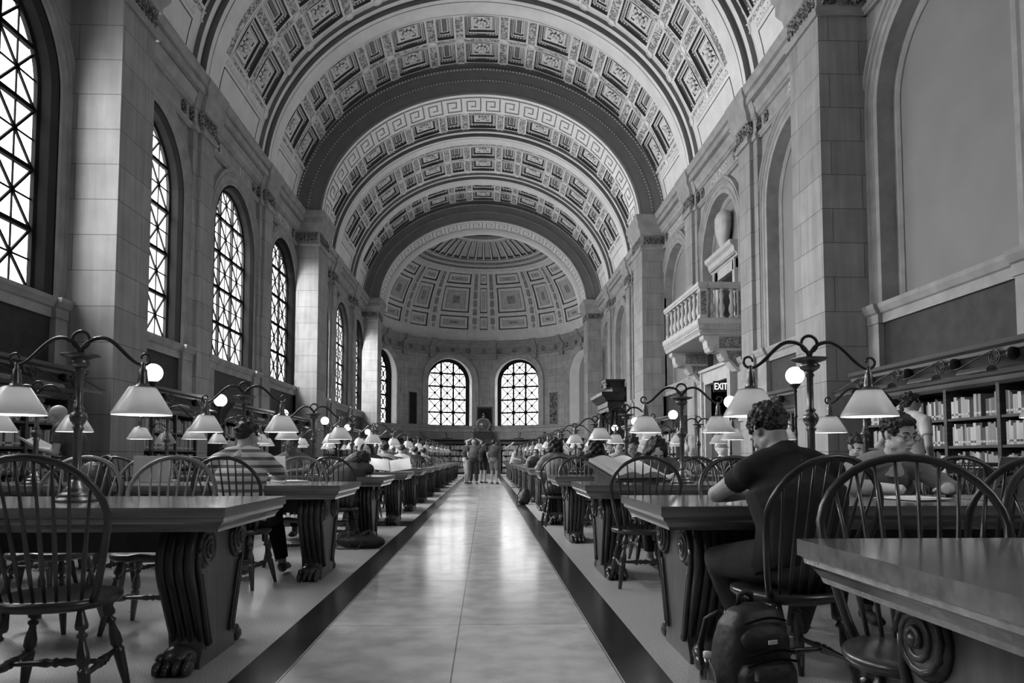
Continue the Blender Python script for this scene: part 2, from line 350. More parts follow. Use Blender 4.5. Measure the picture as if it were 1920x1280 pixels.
# --- windows on the left, plaster niches on the right ----------------------
glass = glassy('window_glass', tr=.95, gl=.05)
XG = 6.62; PW, PH = .87, .905
def window_parts(fr, gl, fn, yc, hw=1.33, z0=3.50, zsp=6.55, rows=5, pw=PW, ph=PH, t=1.0):
    """fn(u, z, d) gives a point: u along the wall, d towards the room"""
    top = zsp+hw
    def bar(u0, z0_, u1, z1_, w, d):
        p, q = Vector((u0, z0_)), Vector((u1, z1_)); dr = (q-p)
        if dr.length < .02: return
        dr.normalize(); nn = Vector((-dr.y, dr.x))*w/2
        c = [p+nn, q+nn, q-nn, p-nn]
        fr.add([fn(a.x, a.y, d/2) for a in c]+[fn(a.x, a.y, -d/2) for a in c], [(0,1,2,3),(7,6,5,4),(0,4,5,1),(1,5,6,2),(2,6,7,3),(3,7,4,0)])
    def inside(u, z): return abs(u-yc) < hw and (z < zsp or math.hypot(u-yc, z-zsp) < hw)
    def clip(u0, z0_, u1, z1_, w, d):
        N = 24; ok = [k for k in range(N+1) if inside(u0+(u1-u0)*k/N, z0_+(z1_-z0_)*k/N)]
        if len(ok) > 1:
            a, b = ok[0]/N, ok[-1]/N
            a = max(0, a-.5/N); b = min(1, b+.5/N)
            bar(u0+(u1-u0)*a, z0_+(z1_-z0_)*a, u0+(u1-u0)*b, z0_+(z1_-z0_)*b, w, d)
    # outer ring
    prof = [(hw-.02, .03), (hw+.03, .06), (hw+.05, .19), (hw+.10, .275), (hw+.14, .275), (hw+.13, -.05), (hw-.02, -.03), (hw-.02, .03)]
    n = 24
    def path(r): return [(yc-r, z0-.1)] + [(yc-r*math.cos(PI*k/n), zsp+r*math.sin(PI*k/n)) for k in range(n+1)] + [(yc+r, z0-.1)]
    fr.loft([[fn(u, z, d) for u, z in path(r)] for r, d in prof], 0, smooth=False, closed=False, cap=False)
    bar(yc-hw-.1, z0-.03, yc+hw+.1, z0-.03, .12, .1)
    for k in range(1, rows): clip(yc-hw, z0+ph*k, yc+hw, z0+ph*k, .065*t, .07)
    for e in (-.5, .5): clip(yc+e*pw, z0, yc+e*pw, top, .065*t, .07)
    for i in range(-1, 2):
        for k in range(rows):
            u, z = yc+i*pw, z0+ph*(k+.5); a, b = pw/2, ph/2
            for dx, dz in ((1,1),(1,-1)): clip(u-a*dx, z-b*dz, u+a*dx, z+b*dz, .034*t, .03)
            clip(u-a, z, u+a, z, .024*t, .02); clip(u, z-b, u, z+b, .024*t, .02)
            if inside(u, z):
                q = .035*t; fr.add([fn(u+dx*q, z+dz*q, .03) for dx, dz in ((1,0),(0,1),(-1,0),(0,-1))], [(0,1,2,3)])
    arc = [(yc-hw, z0), (yc+hw, z0)] + [(yc+hw*math.cos(PI*k/n), zsp+hw*math.sin(PI*k/n)) for k in range(n+1)]
    gl.add([fn(u, z, 0) for u, z in arc], [tuple(range(len(arc)))])
for i, yc in enumerate(BAYS):
    fr, gl = MB(), MB(); window_parts(fr, gl, lambda u, z, d: (-(XG-d), u, z), yc)
    w = struct(fr.build('window_%d' % (i+1), M['iron']), 'tall arched iron window of star patterned panes'); gl.build('window_panes', glass, w)
    daylight('daylight', (-(XG+.55), yc, 5.7), (0, -PI/2, 0), 5.0, 3.0, 1.0)   # watts set below
    daylight('daylight_high', (-(XG+2.3), yc, 9.6), (0, -PI/2+.65, 0), 4.0, 3.6, 1.0)
    if yc < 3: continue
    n = MB(); arc = [(yc-1.45, 3.42), (yc+1.45, 3.42)] + [(yc+1.45*math.cos(PI*k/24), SPR+1.45*math.sin(PI*k/24)) for k in range(25)]
    n.add([(XW+.26, u, z) for u, z in arc], [tuple(range(len(arc)))])
    # inner light ring moulding of the niche
    prof = [(1.45, .0), (1.45, .04), (1.34, .06), (1.30, .02), (1.30, 0)]
    n.loft([[(XW+.26-d, u, z) for u, z in arcpts(yc, r)] for r, d in prof], 1, smooth=False, closed=False, cap=False)
    struct(n.build('trim_%d' % tn[0], [M['plaster'], M['stone_mould']]), 'blind plastered niche'); tn[0] += 1
# --- vault ---------------------------------------------------------
class Ell:
    def __init__(s, a, b, z0, zs):
        s.a, s.b, s.z0 = a, b, z0
        ph0 = math.asin((zs-z0)/b); N = 400; pts = []; acc = 0; last = None
        for k in range(N+1):
            ph = ph0 + (PI/2-ph0)*k/N; p = (a*math.cos(ph), z0+b*math.sin(ph))
            if last: acc += math.hypot(p[0]-last[0], p[1]-last[1])
            pts.append((acc, ph)); last = p
        s.S = acc; s.t = pts
    def at(s, q, d=0):
        """q = signed arc length from the crown, d = offset outward"""
        v = s.S-min(abs(q), s.S); lo, hi = 0, len(s.t)-1
        while hi-lo > 1:
            m = (lo+hi)//2
            if s.t[m][0] <= v: lo = m
            else: hi = m
        f_ = (v-s.t[lo][0])/max(1e-9, s.t[hi][0]-s.t[lo][0]); ph = s.t[lo][1]+(s.t[hi][1]-s.t[lo][1])*f_
        x, z = s.a*math.cos(ph), s.z0+s.b*math.sin(ph); nx, nz = math.cos(ph)/s.a, math.sin(ph)/s.b; L = math.hypot(nx, nz)
        return (math.copysign(1, q)*(x+d*nx/L) if q else 0.0, z+d*nz/L)
VE = Ell(6.42, 5.67, 9.2, ZC)
BIGW, SMW, GAP = 1.16, .62, .30
cells = [(-BIGW/2, BIGW/2, 1)]; q = BIGW/2
for k in range(6):
    q += GAP; w_ = SMW if k % 2 == 0 else BIGW; cells.append((q, q+w_, k % 2)); cells.append((-q-w_, -q, k % 2)); q += w_
QE = q + .12
cells.sort()
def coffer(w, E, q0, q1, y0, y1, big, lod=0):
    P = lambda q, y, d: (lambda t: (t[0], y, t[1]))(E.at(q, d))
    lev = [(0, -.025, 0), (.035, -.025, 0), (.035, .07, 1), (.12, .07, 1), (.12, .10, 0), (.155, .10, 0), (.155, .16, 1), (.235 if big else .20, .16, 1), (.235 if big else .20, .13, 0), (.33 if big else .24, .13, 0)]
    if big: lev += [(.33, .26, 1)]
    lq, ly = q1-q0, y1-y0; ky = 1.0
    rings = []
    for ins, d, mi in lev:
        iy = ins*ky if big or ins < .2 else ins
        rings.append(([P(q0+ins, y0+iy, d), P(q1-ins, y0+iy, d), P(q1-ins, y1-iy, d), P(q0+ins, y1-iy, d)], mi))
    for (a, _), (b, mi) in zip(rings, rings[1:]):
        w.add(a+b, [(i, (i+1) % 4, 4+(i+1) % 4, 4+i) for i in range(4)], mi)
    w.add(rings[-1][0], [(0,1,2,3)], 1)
    if lod < 2:
        # two rows of small blocks (dentils, then beads)
        for off, d, sz, stp in ((.078, .055, .026, .085), (.195, .15, .022, .075)) if lod == 0 else ((.078, .055, .03, .12),):
            if not big and off > .15: off = .178
            L1, L2 = lq-2*off, ly-2*off
            for L, f_ in ((L1, lambda t, e: (q0+off+t, (y0+off) if e < 0 else (y1-off))), (L2, lambda t, e: ((q0+off) if e < 0 else (q1-off), y0+off+t))):
                n = max(1, int(L/stp))
                for e in (-1, 1):
                    for k in range(n):
                        qq, yy = f_((k+.5)*L/n, e); c = [P(qq+a*sz, yy+b*sz, d) for a, b in ((-1,-1),(1,-1),(1,1),(-1,1))]
                        c2 = [P(qq+a*sz, yy+b*sz, d+.03) for a, b in ((-1,-1),(1,-1),(1,1),(-1,1))]
                        w.add(c+c2, [(0,1,2,3)]+[(i, 4+i, 4+(i+1) % 4, (i+1) % 4) for i in range(4)], 2)
    qc, yc = (q0+q1)/2, (y0+y1)/2
    if big:
        R = .27
        for ring_, n, r, d, sz in ((0, 10, .23, .15, .075), (1, 7, .12, .09, .06)):
            for k in range(n):
                a = 2*PI*(k+.5*ring_)/n; w.ball(P(qc+r*math.cos(a), yc+r*math.sin(a), d), (sz, sz, sz*.8), 6 if lod == 0 else 5, 4, 2)
        w.ball(P(qc, yc, .05), .07, 8, 5, 2)
    else:
        a, b = max(.05, lq/2-.27), ly/2-.27
        c = [P(qc+x*a, yc+y*b, .105) for x, y in ((-1,-1),(1,-1),(1,1),(-1,1))]; c2 = [P(qc+x*a, yc+y*b, .13) for x, y in ((-1,-1),(1,-1),(1,1),(-1,1))]
        w.add(c+c2, [(0,1,2,3)]+[(i, 4+i, 4+(i+1) % 4, (i+1) % 4) for i in range(4)], 3)
def vault_bay(y0, y1, rows, braid, lod):
    """rows: list of (ya, yb) coffer rows; braid: (ya, yb) or None"""
    w = MB(); E = VE
    P = lambda q, y, d=0: (lambda t: (t[0], y, t[1]))(E.at(q, d))
    ybs = sorted(set([y0, y1] + [v for r in rows for v in r] + (list(braid) if braid else [])))
    qs = [-E.S, -QE] + [v for c in cells for v in c[:2]] + [QE, E.S]
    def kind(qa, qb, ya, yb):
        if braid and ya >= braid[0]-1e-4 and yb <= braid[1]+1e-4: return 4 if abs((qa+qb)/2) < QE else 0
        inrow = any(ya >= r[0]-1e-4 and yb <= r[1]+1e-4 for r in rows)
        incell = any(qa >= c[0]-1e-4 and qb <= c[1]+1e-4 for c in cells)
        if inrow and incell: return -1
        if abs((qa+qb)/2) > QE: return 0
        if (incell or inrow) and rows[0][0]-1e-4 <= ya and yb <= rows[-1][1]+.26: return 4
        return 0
    for i in range(len(qs)-1):
        n = max(1, int((qs[i+1]-qs[i])/.3))
        for j in range(len(ybs)-1):
            k_ = kind(qs[i], qs[i+1], ybs[j], ybs[j+1])
            if k_ < 0:
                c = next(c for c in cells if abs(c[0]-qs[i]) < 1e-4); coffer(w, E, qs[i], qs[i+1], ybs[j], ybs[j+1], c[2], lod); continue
            for m in range(n):
                a, b = qs[i]+(qs[i+1]-qs[i])*m/n, qs[i]+(qs[i+1]-qs[i])*(m+1)/n
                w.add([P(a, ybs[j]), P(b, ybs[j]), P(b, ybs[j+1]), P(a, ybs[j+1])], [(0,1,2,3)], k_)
    # raised fillets along the bands and medallions where they cross
    def fil(qa, qb, ya, yb, d=-.022, mi=2):
        n = max(1, int(abs(qb-qa)/.3))
        for m in range(n):
            a, b = qa+(qb-qa)*m/n, qa+(qb-qa)*(m+1)/n
            c = [P(a, ya, d), P(b, ya, d), P(b, yb, d), P(a, yb, d)]; c2 = [P(a, ya), P(b, ya), P(b, yb), P(a, yb)]
            w.add(c+c2, [(0,1,2,3),(0,4,5,1),(1,5,6,2),(2,6,7,3),(3,7,4,0)], mi)
    for ya, yb in rows:
        for e in (ya-.03, yb): fil(-QE, QE, e, e+.03)
        for c in cells:
            fil(c[0]-.03, c[0], ya, yb); fil(c[1], c[1]+.03, ya, yb)
    xs = [(cells[i][1]+cells[i+1][0])/2 for i in range(len(cells)-1)]
    yx = [(rows[i][1]+rows[i+1][0])/2 for i in range(len(rows)-1)] + [rows[-1][1]+.13]
    for qx in xs + [-QE-.03, QE+.03]:
        for yy in yx:
            R0 = .13; seg = 14; lines = []
            for r_, d in ((R0, 0), (R0, -.04), (R0-.035, -.04), (R0-.04, -.01), (.001, -.015)):
                lines.append([P(qx+r_*math.cos(2*PI*k/seg), yy+r_*math.sin(2*PI*k/seg), d) for k in range(seg)])
            w.loft(lines, 2, smooth=False)
    if braid:
        fil(-QE, QE, braid[0]-.03, braid[0]); fil(-QE, QE, braid[1], braid[1]+.03)
    # outlined plain panels at the springing
    for s in (-1, 1):
        a, b = s*(QE+.30), s*(E.S-.14)
        for (qa, qb, ya, yb) in ((a, b, y0+.5, y0+.52), (a, b, y1-.52, y1-.5), (b, b-s*.02, y0+.5, y1-.5), (a, a+s*.02, y0+.5, y1-.5)): fil(min(qa, qb), max(qa, qb), ya, yb, -.012, 1)
        n = 26
        for k in range(n):
            yy = y0+.5+(y1-y0-1.0)*(k+.5)/n; w.ball(P(s*(QE+.17), yy, -.01), (.05,.05,.045), 5, 4, 2)
            w.ball(P(s*(QE+.10+.05*(k % 2)), yy+.04, -.01), (.035,.035,.035), 5, 4, 2)
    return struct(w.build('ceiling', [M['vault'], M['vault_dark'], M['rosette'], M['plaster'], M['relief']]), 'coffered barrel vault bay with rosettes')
RW = .46  # half width of a rib
def rows_from(y, n, first=.12):
    out = []; y += first
    for k in range(n): out.append((y, y+1.2)); y += 1.46
    return out
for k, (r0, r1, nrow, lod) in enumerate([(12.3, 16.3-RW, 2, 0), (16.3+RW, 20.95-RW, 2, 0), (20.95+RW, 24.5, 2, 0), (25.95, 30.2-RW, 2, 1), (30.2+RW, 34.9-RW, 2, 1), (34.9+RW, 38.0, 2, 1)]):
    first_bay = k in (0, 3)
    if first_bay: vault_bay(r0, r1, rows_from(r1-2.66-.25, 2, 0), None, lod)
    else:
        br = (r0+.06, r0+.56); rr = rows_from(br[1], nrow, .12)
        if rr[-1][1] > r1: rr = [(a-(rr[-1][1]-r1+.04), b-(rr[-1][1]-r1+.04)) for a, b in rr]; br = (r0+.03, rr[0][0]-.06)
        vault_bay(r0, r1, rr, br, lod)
# outer walls and roof above the windows keep daylight out of the vault
w = MB()
for s in (-1, 1): w.quad((s*6.95, -4, 8.25), (s*6.95, 46.5, 8.25), (s*6.95, 46.5, 16.5), (s*6.95, -4, 16.5)); w.quad((s*6.4, -4, 8.25), (s*6.95, -4, 8.25), (s*6.95, 40, 8.25), (s*6.4, 40, 8.25))
w.quad((-6.95, -4, 16.5), (6.95, -4, 16.5), (6.95, 46.5, 16.5), (-6.95, 46.5, 16.5)); w.quad((-6.95, 46.5, 8.6), (6.95, 46.5, 8.6), (6.95, 46.5, 16.5), (-6.95, 46.5, 16.5))
struct(w.build('roof', M['stone']))
# plain vault over the part behind and above the camera
w = MB(); qs = [-VE.S+2*VE.S*k/40 for k in range(41)]
w.loft([[ (VE.at(q)[0], y, VE.at(q)[1]) for q in qs] for y in (-4, 11.2)], 0, smooth=False, closed=False, cap=False)
struct(w.build('ceiling', [M['vault']]))
def sweep(w, E, prof, mi=None, n=72, qs=None):
    """prof: list of (d inward, y, material) swept along the ellipse"""
    S = E.S; qs = [-S+2*S*k/n for k in range(n+1)]
    for (d0, y0, m0), (d1, y1, m1) in zip(prof, prof[1:]):
        w.loft([[ (lambda t: (t[0], y, t[1]))(E.at(q, -d)) for q in qs] for d, y in ((d0, y0), (d1, y1))], m1, smooth=False, closed=False, cap=False)
def rib(yc):
    w = MB(); h = .6
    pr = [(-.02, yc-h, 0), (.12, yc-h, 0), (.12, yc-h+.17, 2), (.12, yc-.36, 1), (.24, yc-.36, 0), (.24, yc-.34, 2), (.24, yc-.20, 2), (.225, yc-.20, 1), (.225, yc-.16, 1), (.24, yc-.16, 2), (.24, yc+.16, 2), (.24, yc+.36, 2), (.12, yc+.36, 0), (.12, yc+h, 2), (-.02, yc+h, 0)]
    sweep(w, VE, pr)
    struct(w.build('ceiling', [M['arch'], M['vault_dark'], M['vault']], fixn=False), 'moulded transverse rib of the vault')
for y in RIBS:
    if y > 12: rib(y)
# big cross arches on the piers
AE = Ell(5.52, 4.56, 9.17, ZC)
def cross_arch(y0, y1, beads=True):
    w = MB(); E = AE
    y0 += .0
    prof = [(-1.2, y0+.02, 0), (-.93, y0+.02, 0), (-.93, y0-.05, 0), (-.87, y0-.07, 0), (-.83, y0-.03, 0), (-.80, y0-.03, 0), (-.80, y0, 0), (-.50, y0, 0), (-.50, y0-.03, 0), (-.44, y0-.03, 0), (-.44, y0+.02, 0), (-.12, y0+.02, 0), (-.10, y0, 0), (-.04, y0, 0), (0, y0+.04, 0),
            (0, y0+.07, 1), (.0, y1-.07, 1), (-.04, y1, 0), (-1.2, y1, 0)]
    sweep(w, E, prof, n=96)
    P = lambda q, y, d: (lambda t: (t[0], y, t[1]))(E.at(q, -d))
    if beads:
        for d, yy, n, r in ((-.85, y0-.075, 150, .028), (-.47, y0-.035, 150, .022)):
            S_ = E.S
            for k in range(n): w.ball(P(-S_+2*S_*(k+.5)/n, yy, d), r, 5, 4, 2)
    # greek key on the soffit
    n = 22; S_ = E.S; U = 2*S_/n; ya, yb = y0+.14, y1-.16; H = yb-ya
    def strip(qa, qb, va, vb):
        c = [P(qa, ya+va*H, .012), P(qb, ya+va*H, .012), P(qb, ya+vb*H, .012), P(qa, ya+vb*H, .012)]
        w.add(c, [(0,1,2,3)], 3)
    t = .055
    for k in range(n):
        q0 = -S_+U*k; f_ = lambda u: q0+U*u
        for sgn, o in ((1, 0), (-1, .06)):
            for (u0, v0, u1, v1) in ((0,.08,.92,.08),(.92,.08,.92,.92),(.92,.92,.22,.92),(.22,.92,.22,.32),(.22,.32,.66,.32),(.66,.32,.66,.66),(.66,.66,.44,.66)):
                a0, a1 = min(u0, u1), max(u0, u1); b0, b1 = min(v0, v1), max(v0, v1)
                if sgn < 0: continue
                strip(f_(a0-t/2), f_(a1+t/2), b0-t/2, b1+t/2)
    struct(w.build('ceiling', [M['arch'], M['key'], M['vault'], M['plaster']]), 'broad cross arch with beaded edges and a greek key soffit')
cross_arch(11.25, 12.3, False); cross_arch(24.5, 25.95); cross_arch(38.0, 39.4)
# --- apse ---------------------------------------------------------------
def ap(az, r=RA, z=0): return (r*math.sin(az), YA+r*math.cos(az), z)
WAZ = [-75*PI/180, -21.5*PI/180, 21.5*PI/180, 75*PI/180]
ZR = 7.55   # bottom of the ring cornice
aw = MB()
HWA = 1.45
edges = [-PI/2] + [v for a in WAZ for v in (a-math.asin(HWA/RA), a+math.asin(HWA/RA))] + [PI/2]
SPA = 5.86-.08; ZSA = 3.0
for i in range(0, len(edges)-1, 2):
    a, b = edges[i], edges[i+1]; n = max(2, int((b-a)/.08))
    aw.loft([[ap(a+(b-a)*k/n, RA, z) for k in range(n+1)] for z in (0, ZR+.6)], 0, smooth=False, closed=False, cap=False)
for a in WAZ:
    n = 28; pts = []
    for k in range(n+1):
        t = PI*k/n; pts.append((a+math.asin(-HWA*math.cos(t)/RA), SPA+HWA*math.sin(t)))
    aw.loft([[ap(p, RA, 0) for p, _ in pts], [ap(p, RA, ZSA) for p, _ in pts]], 0, smooth=False, closed=False, cap=False)
    aw.loft([[ap(p, RA, z) for p, z in pts], [ap(p, RA, ZR+.6) for p, z in pts]], 0, smooth=False, closed=False, cap=False)
    # flat window plane behind: reveal
    cx, cy = math.sin(a), math.cos(a)
    def wp(u, z, d, cx=cx, cy=cy): # u along tangent, d towards the room; plane at RA+.35
        R_ = RA+.38-d; return (R_*cx+u*cy, YA+R_*cy-u*cx, z)
    full = [(-HWA, ZSA)] + [(-HWA*math.cos(PI*k/n), SPA+HWA*math.sin(PI*k/n)) for k in range(n+1)] + [(HWA, ZSA)]
    l1 = [ap(a+math.asin(u/RA), RA, z) for u, z in full]; l2 = [wp(u*.9, z if z < SPA+.01 else SPA+(z-SPA)*.9, 0) for u, z in full]
    aw.loft([l1, l2], 2, smooth=False, closed=False, cap=False); aw.add([l1[0], l1[-1], l2[-1], l2[0]], [(0,1,2,3)], 2)
    prof = [(HWA, 0), (HWA, .05), (HWA+.12, .05), (HWA+.14, .08), (HWA+.30, .08), (HWA+.33, .11), (HWA+.38, .11), (HWA+.40, 0)]
    lines = []
    for r, d in prof:
        ln = [(-r, ZSA)] + [(-r*math.cos(PI*k/n), SPA+r*math.sin(PI*k/n)) for k in range(n+1)] + [(r, ZSA)]
        lines.append([ap(a+math.asin(u/RA), RA-d, z) for u, z in ln])
    aw.loft(lines, 1, smooth=False, closed=False, cap=False)
    if abs(a) < .5 or a < 0:
        fr, gl = MB(), MB(); window_parts(fr, gl, wp, 0, hw=1.25, z0=3.03, zsp=SPA, rows=5, pw=.81, ph=.815, t=1.6)
        nm = 'window_%d' % (len(BAYS)+1+WAZ.index(a)); o = struct(fr.build(nm, M['iron']), 'arched apse window of star patterned panes'); gl.build('window_panes', glass, o)
        c = Vector(wp(0, 5.2, -.5)); d = daylight('daylight_apse', c, (PI/2, 0, -a), 2.6, 4.4, 1.0)
        if abs(a) < .5: daylight('daylight_apse_high', Vector(wp(0, 9.3, -2.4)), (PI/2-.85, 0, -a), 3.0, 3.4, 1.0)
    else:
        aw.add([wp(u*.9, z if z < SPA+.01 else SPA+(z-SPA)*.9, 0) for u, z in full], [tuple(range(len(full)))], 3)
def apring(w, prof, mi, n=48, a0=-PI/2, a1=PI/2):
    w.loft([[ap(a0+(a1-a0)*k/n, r, z) for k in range(n+1)] for r, z in prof], mi, smooth=False, closed=False, cap=False)
R_ = RA
apring(aw, [(R_, 2.62), (R_-.06, 2.62), (R_-.06, 2.84), (R_-.12, 2.88), (R_-.14, 2.98), (R_, 2.98)], 1)
struct(aw.build('wall_back', [stone('apse_stone', .30, .9, .4), M['stone_mould'], M['vault'], M['plaster']]), 'curved apse wall')
rg = MB()
apring(rg, [(R_, 7.42), (R_-.10, 7.44), (R_-.12, 7.52), (R_-.03, 7.56), (R_-.03, 7.9), (R_-.1, 7.94), (R_-.16, 8.02), (R_-.28, 8.1), (R_-.28, 8.2), (R_-.34, 8.26), (R_-.34, 8.34), (R_, 8.34)], 0)
BRK = [d*PI/180 for d in (-76, -54, -33, -6.2, 6.2, 33, 54, 76)]
for a in BRK:
    h = 2.0*PI/180; pr = [(R_, 7.2), (R_-.12, 7.2), (R_-.12, 7.42), (R_-.18, 7.46), (R_-.18, 7.55), (R_-.12, 7.57), (R_-.12, 7.9), (R_-.2, 7.95), (R_-.38, 8.1), (R_-.4, 8.3), (R_-.44, 8.36), (R_, 8.36)]
    rows_ = [[ap(b, r, z) for r, z in pr] for b in (a-h, a+h)]
    rg.loft(rows_, 0, smooth=False)
for k in range(-8, 9):
    a = k*9.8*PI/180
    for j in range(6): rg.ball(ap(a+.018*math.cos(j*PI/3), R_-.05, 7.73+.10*math.sin(j*PI/3)), .05, 6, 4, 1)
struct(rg.build('trim_%d' % tn[0], [mat('apse_ring_stone', .22, .8, noise=.15), M['relief_dark']], fixn=True), 'ring cornice of the apse'); tn[0] += 1
# half dome
dm = MB(); RD = RA; ZD = 8.34
def dp(az, el, d=0):
    r = RD+d; return (r*math.cos(el)*math.sin(az), YA+r*math.cos(el)*math.cos(az), ZD+r*math.sin(el)*.98)
def dpatch(a0, a1, e0, e1, d=0, mi=0):
    na = max(1, int(abs(a1-a0)/.09)); ne = max(1, int((e1-e0)/.09))
    dm.loft([[dp(a0+(a1-a0)*i/na, e0+(e1-e0)*j/ne, d) for i in range(na+1)] for j in range(ne+1)], mi, smooth=False, closed=False, cap=False)
D = PI/180
bands = []
cent = [(-2.4, 2.4, 'n'), (3.4, 8.2, 'b'), (9.6, 28.5, 'w'), (30.5, 35.5, 'b'), (37, 50, 'm'), (51.8, 56.6, 'b'), (58.5, 78, 'w'), (80, 85, 'b')]
cols = []
for a, b, t in cent:
    cols.append((a*D, b*D, t))
    if a > 0: cols.append((-b*D, -a*D, t))
cols.sort()
ELS = [(7.5, 15.8), (18, 34), (36, 43)]
eb = [0] + [v for e in ELS for v in e] + [46]
az = [-PI/2] + [v for c in cols for v in c[:2]] + [PI/2]
for i in range(len(az)-1):
    a, b = az[i], az[i+1]; c = next((c for c in cols if abs(c[0]-a) < 1e-6 and abs(c[1]-b) < 1e-6), None)
    if c is None or c[2] == 'b':
        dpatch(a, b, 0, 46*D, 0, 0)
        if c:
            dpatch(a, b, 7*D, 44*D, -.05, 0); dm.loft([[dp(a, e*D, 0) for e in range(7, 45)], [dp(a, e*D, -.05) for e in range(7, 45)]], 0, False, False, False)
            dm.loft([[dp(b, e*D, 0) for e in range(7, 45)], [dp(b, e*D, -.05) for e in range(7, 45)]], 0, False, False, False)
            m_ = (b-a)*.22; dpatch(a+m_, b-m_, 10.5*D, 43.5*D, -.055, 4)
            for e in range(11, 44, 2):
                dm.ball(dp((a+b)/2, e*D, -.06), .06*math.cos(e*D), 6, 4, 2)
            dm.ball(dp((a+b)/2, 8.8*D, -.08), .12, 8, 5, 2)
        continue
    for j in range(len(eb)-1):
        e0, e1 = eb[j]*D, eb[j+1]*D
        if any(abs(e[0]*D-e0) < 1e-6 for e in ELS):
            wa, we = (b-a), (e1-e0)
            lev = [(0, 0, 0), (.0, .07, 1), (.013, .07, 1), (.013, .03, 0), (.04, .03, 0), (.04, .06, 1), (.05, .06, 3), (.05, .04, 3)]
            sa = 1/max(.3, math.cos((e0+e1)/2)); rr = []
            for ins, d, mi in lev:
                ia = min(ins*sa*(.45 if c[2] == 'n' else 1), wa*.46); ie = min(ins, we*.4); rr.append(((a+ia, b-ia, e0+ie, e1-ie, d), mi))
            def loop(t):
                a0_, a1_, f0, f1, d = t; n = 8
                return [dp(a0_+(a1_-a0_)*k/n, f0, d) for k in range(n)] + [dp(a1_, f0+(f1-f0)*k/n, d) for k in range(n)] + [dp(a1_-(a1_-a0_)*k/n, f1, d) for k in range(n)] + [dp(a0_, f1-(f1-f0)*k/n, d) for k in range(n)]
            for (p, _), (q_, mi) in zip(rr, rr[1:]): dm.loft([loop(p), loop(q_)], mi, False, True, False)
            t = rr[-1][0]; dpatch(t[0], t[1], t[2], t[3], t[4], 3)
            if c[2] != 'n':
                ka, ke = (t[1]-t[0])*.26, (t[3]-t[2])*.24
                dpatch(t[0]+ka, t[1]-ka, t[2]+ke, t[3]-ke, t[4]-.03, 3)
                ka *= 1.12; ke *= 1.12; dpatch(t[0]+ka, t[1]-ka, t[2]+ke, t[3]-ke, t[4]-.034, 4)
        else: dpatch(a, b, e0, e1, 0, 0)
# ring of mouldings and the crown zone
dpatch(-PI/2, PI/2, 0, 89.9*D, .32, 1)
for e in (46, 47.5, 49, 50.5, 52.5, 53.5, 69, 72): dm.loft([[dp(-PI/2+PI*k/40, e*D, -.14) for k in range(41)], [dp(-PI/2+PI*k/40, e*D, .3) for k in range(41)]], 0, False, False, False)
for e0, e1, d, mi in ((46, 47.5, -.1, 0), (47.5, 49, -.06, 1), (49, 50.5, -.14, 2), (50.5, 52.5, -.04, 4), (52.5, 53.5, -.12, 0)): dpatch(-PI/2, PI/2, e0*D, e1*D, d, mi)
for k in range(90):
    a = -PI/2+PI*(k+.5)/90; dm.ball(dp(a, 48.3*D, -.1), .05, 5, 4, 2)
n = 22
for k in range(n):
    a0, a1 = -PI/2+PI*k/n, -PI/2+PI*(k+1)/n; g = (a1-a0)*.1
    dpatch(a0, a1, 53.5*D, 69*D, .10, 1); dpatch(a0+g*2, a1-g*2, 55*D, 67*D, .04, 3); dpatch(a0-g, a0+g, 53.5*D, 69*D, -.03, 0)
dpatch(-PI/2, PI/2, 69*D, 72*D, -.05, 0); dpatch(-PI/2, PI/2, 72*D, 89.9*D, .1, 1)
struct(dm.build('ceiling', [mat('dome_plaster', .6, .8, spec=.2, noise=.08), mat('dome_groove', .07, .9), mat('dome_ornament', .42, .8), mat('dome_panel', .42, .8, noise=.15, nscale=6), relief('dome_relief', .36, 12, .6, .03)]), 'panelled half dome over the apse')
# inner arch of the apse opening (light band behind the last cross arch)
w = MB(); IE = Ell(5.35, 4.5, 9.0, ZC-.4)
sweep(w, IE, [(-1.2, 39.42, 0), (-.25, 39.42, 0), (-.25, 39.47, 2), (-.05, 39.47, 1), (-.05, 39.5, 1), (0, 39.5, 1), (0, 39.75, 1), (-.6, 39.8, 0)], n=72)
struct(w.build('ceiling', [M['arch'], M['key'], M['plaster']]), 'light moulded arch before the half dome')
# end wall behind the camera, so the room is closed
w = MB(); w.quad((-7.2,-4,0),(7.2,-4,0),(7.2,-4,15.5),(-7.2,-4,15.5)); struct(w.build('wall_front', M['oak'] if 'oak' in M else M['arch']))
for o in list(COL.objects):
    if o.type == 'LIGHT' and o.name.startswith('daylight'):
        k_ = 40/560 if o.location.y < 3 else 80/560 if o.location.y < 6 else 1
        k_ *= .07 if 22 < o.location.y < 24 else .1 if 36 < o.location.y < 38 else .3 if 9 < o.location.y < 10 else 1
        o.data.energy = (2000 if 'high' in o.name else 200) if 'apse' in o.name else (1900*k_ if 'high' in o.name else 430*k_)
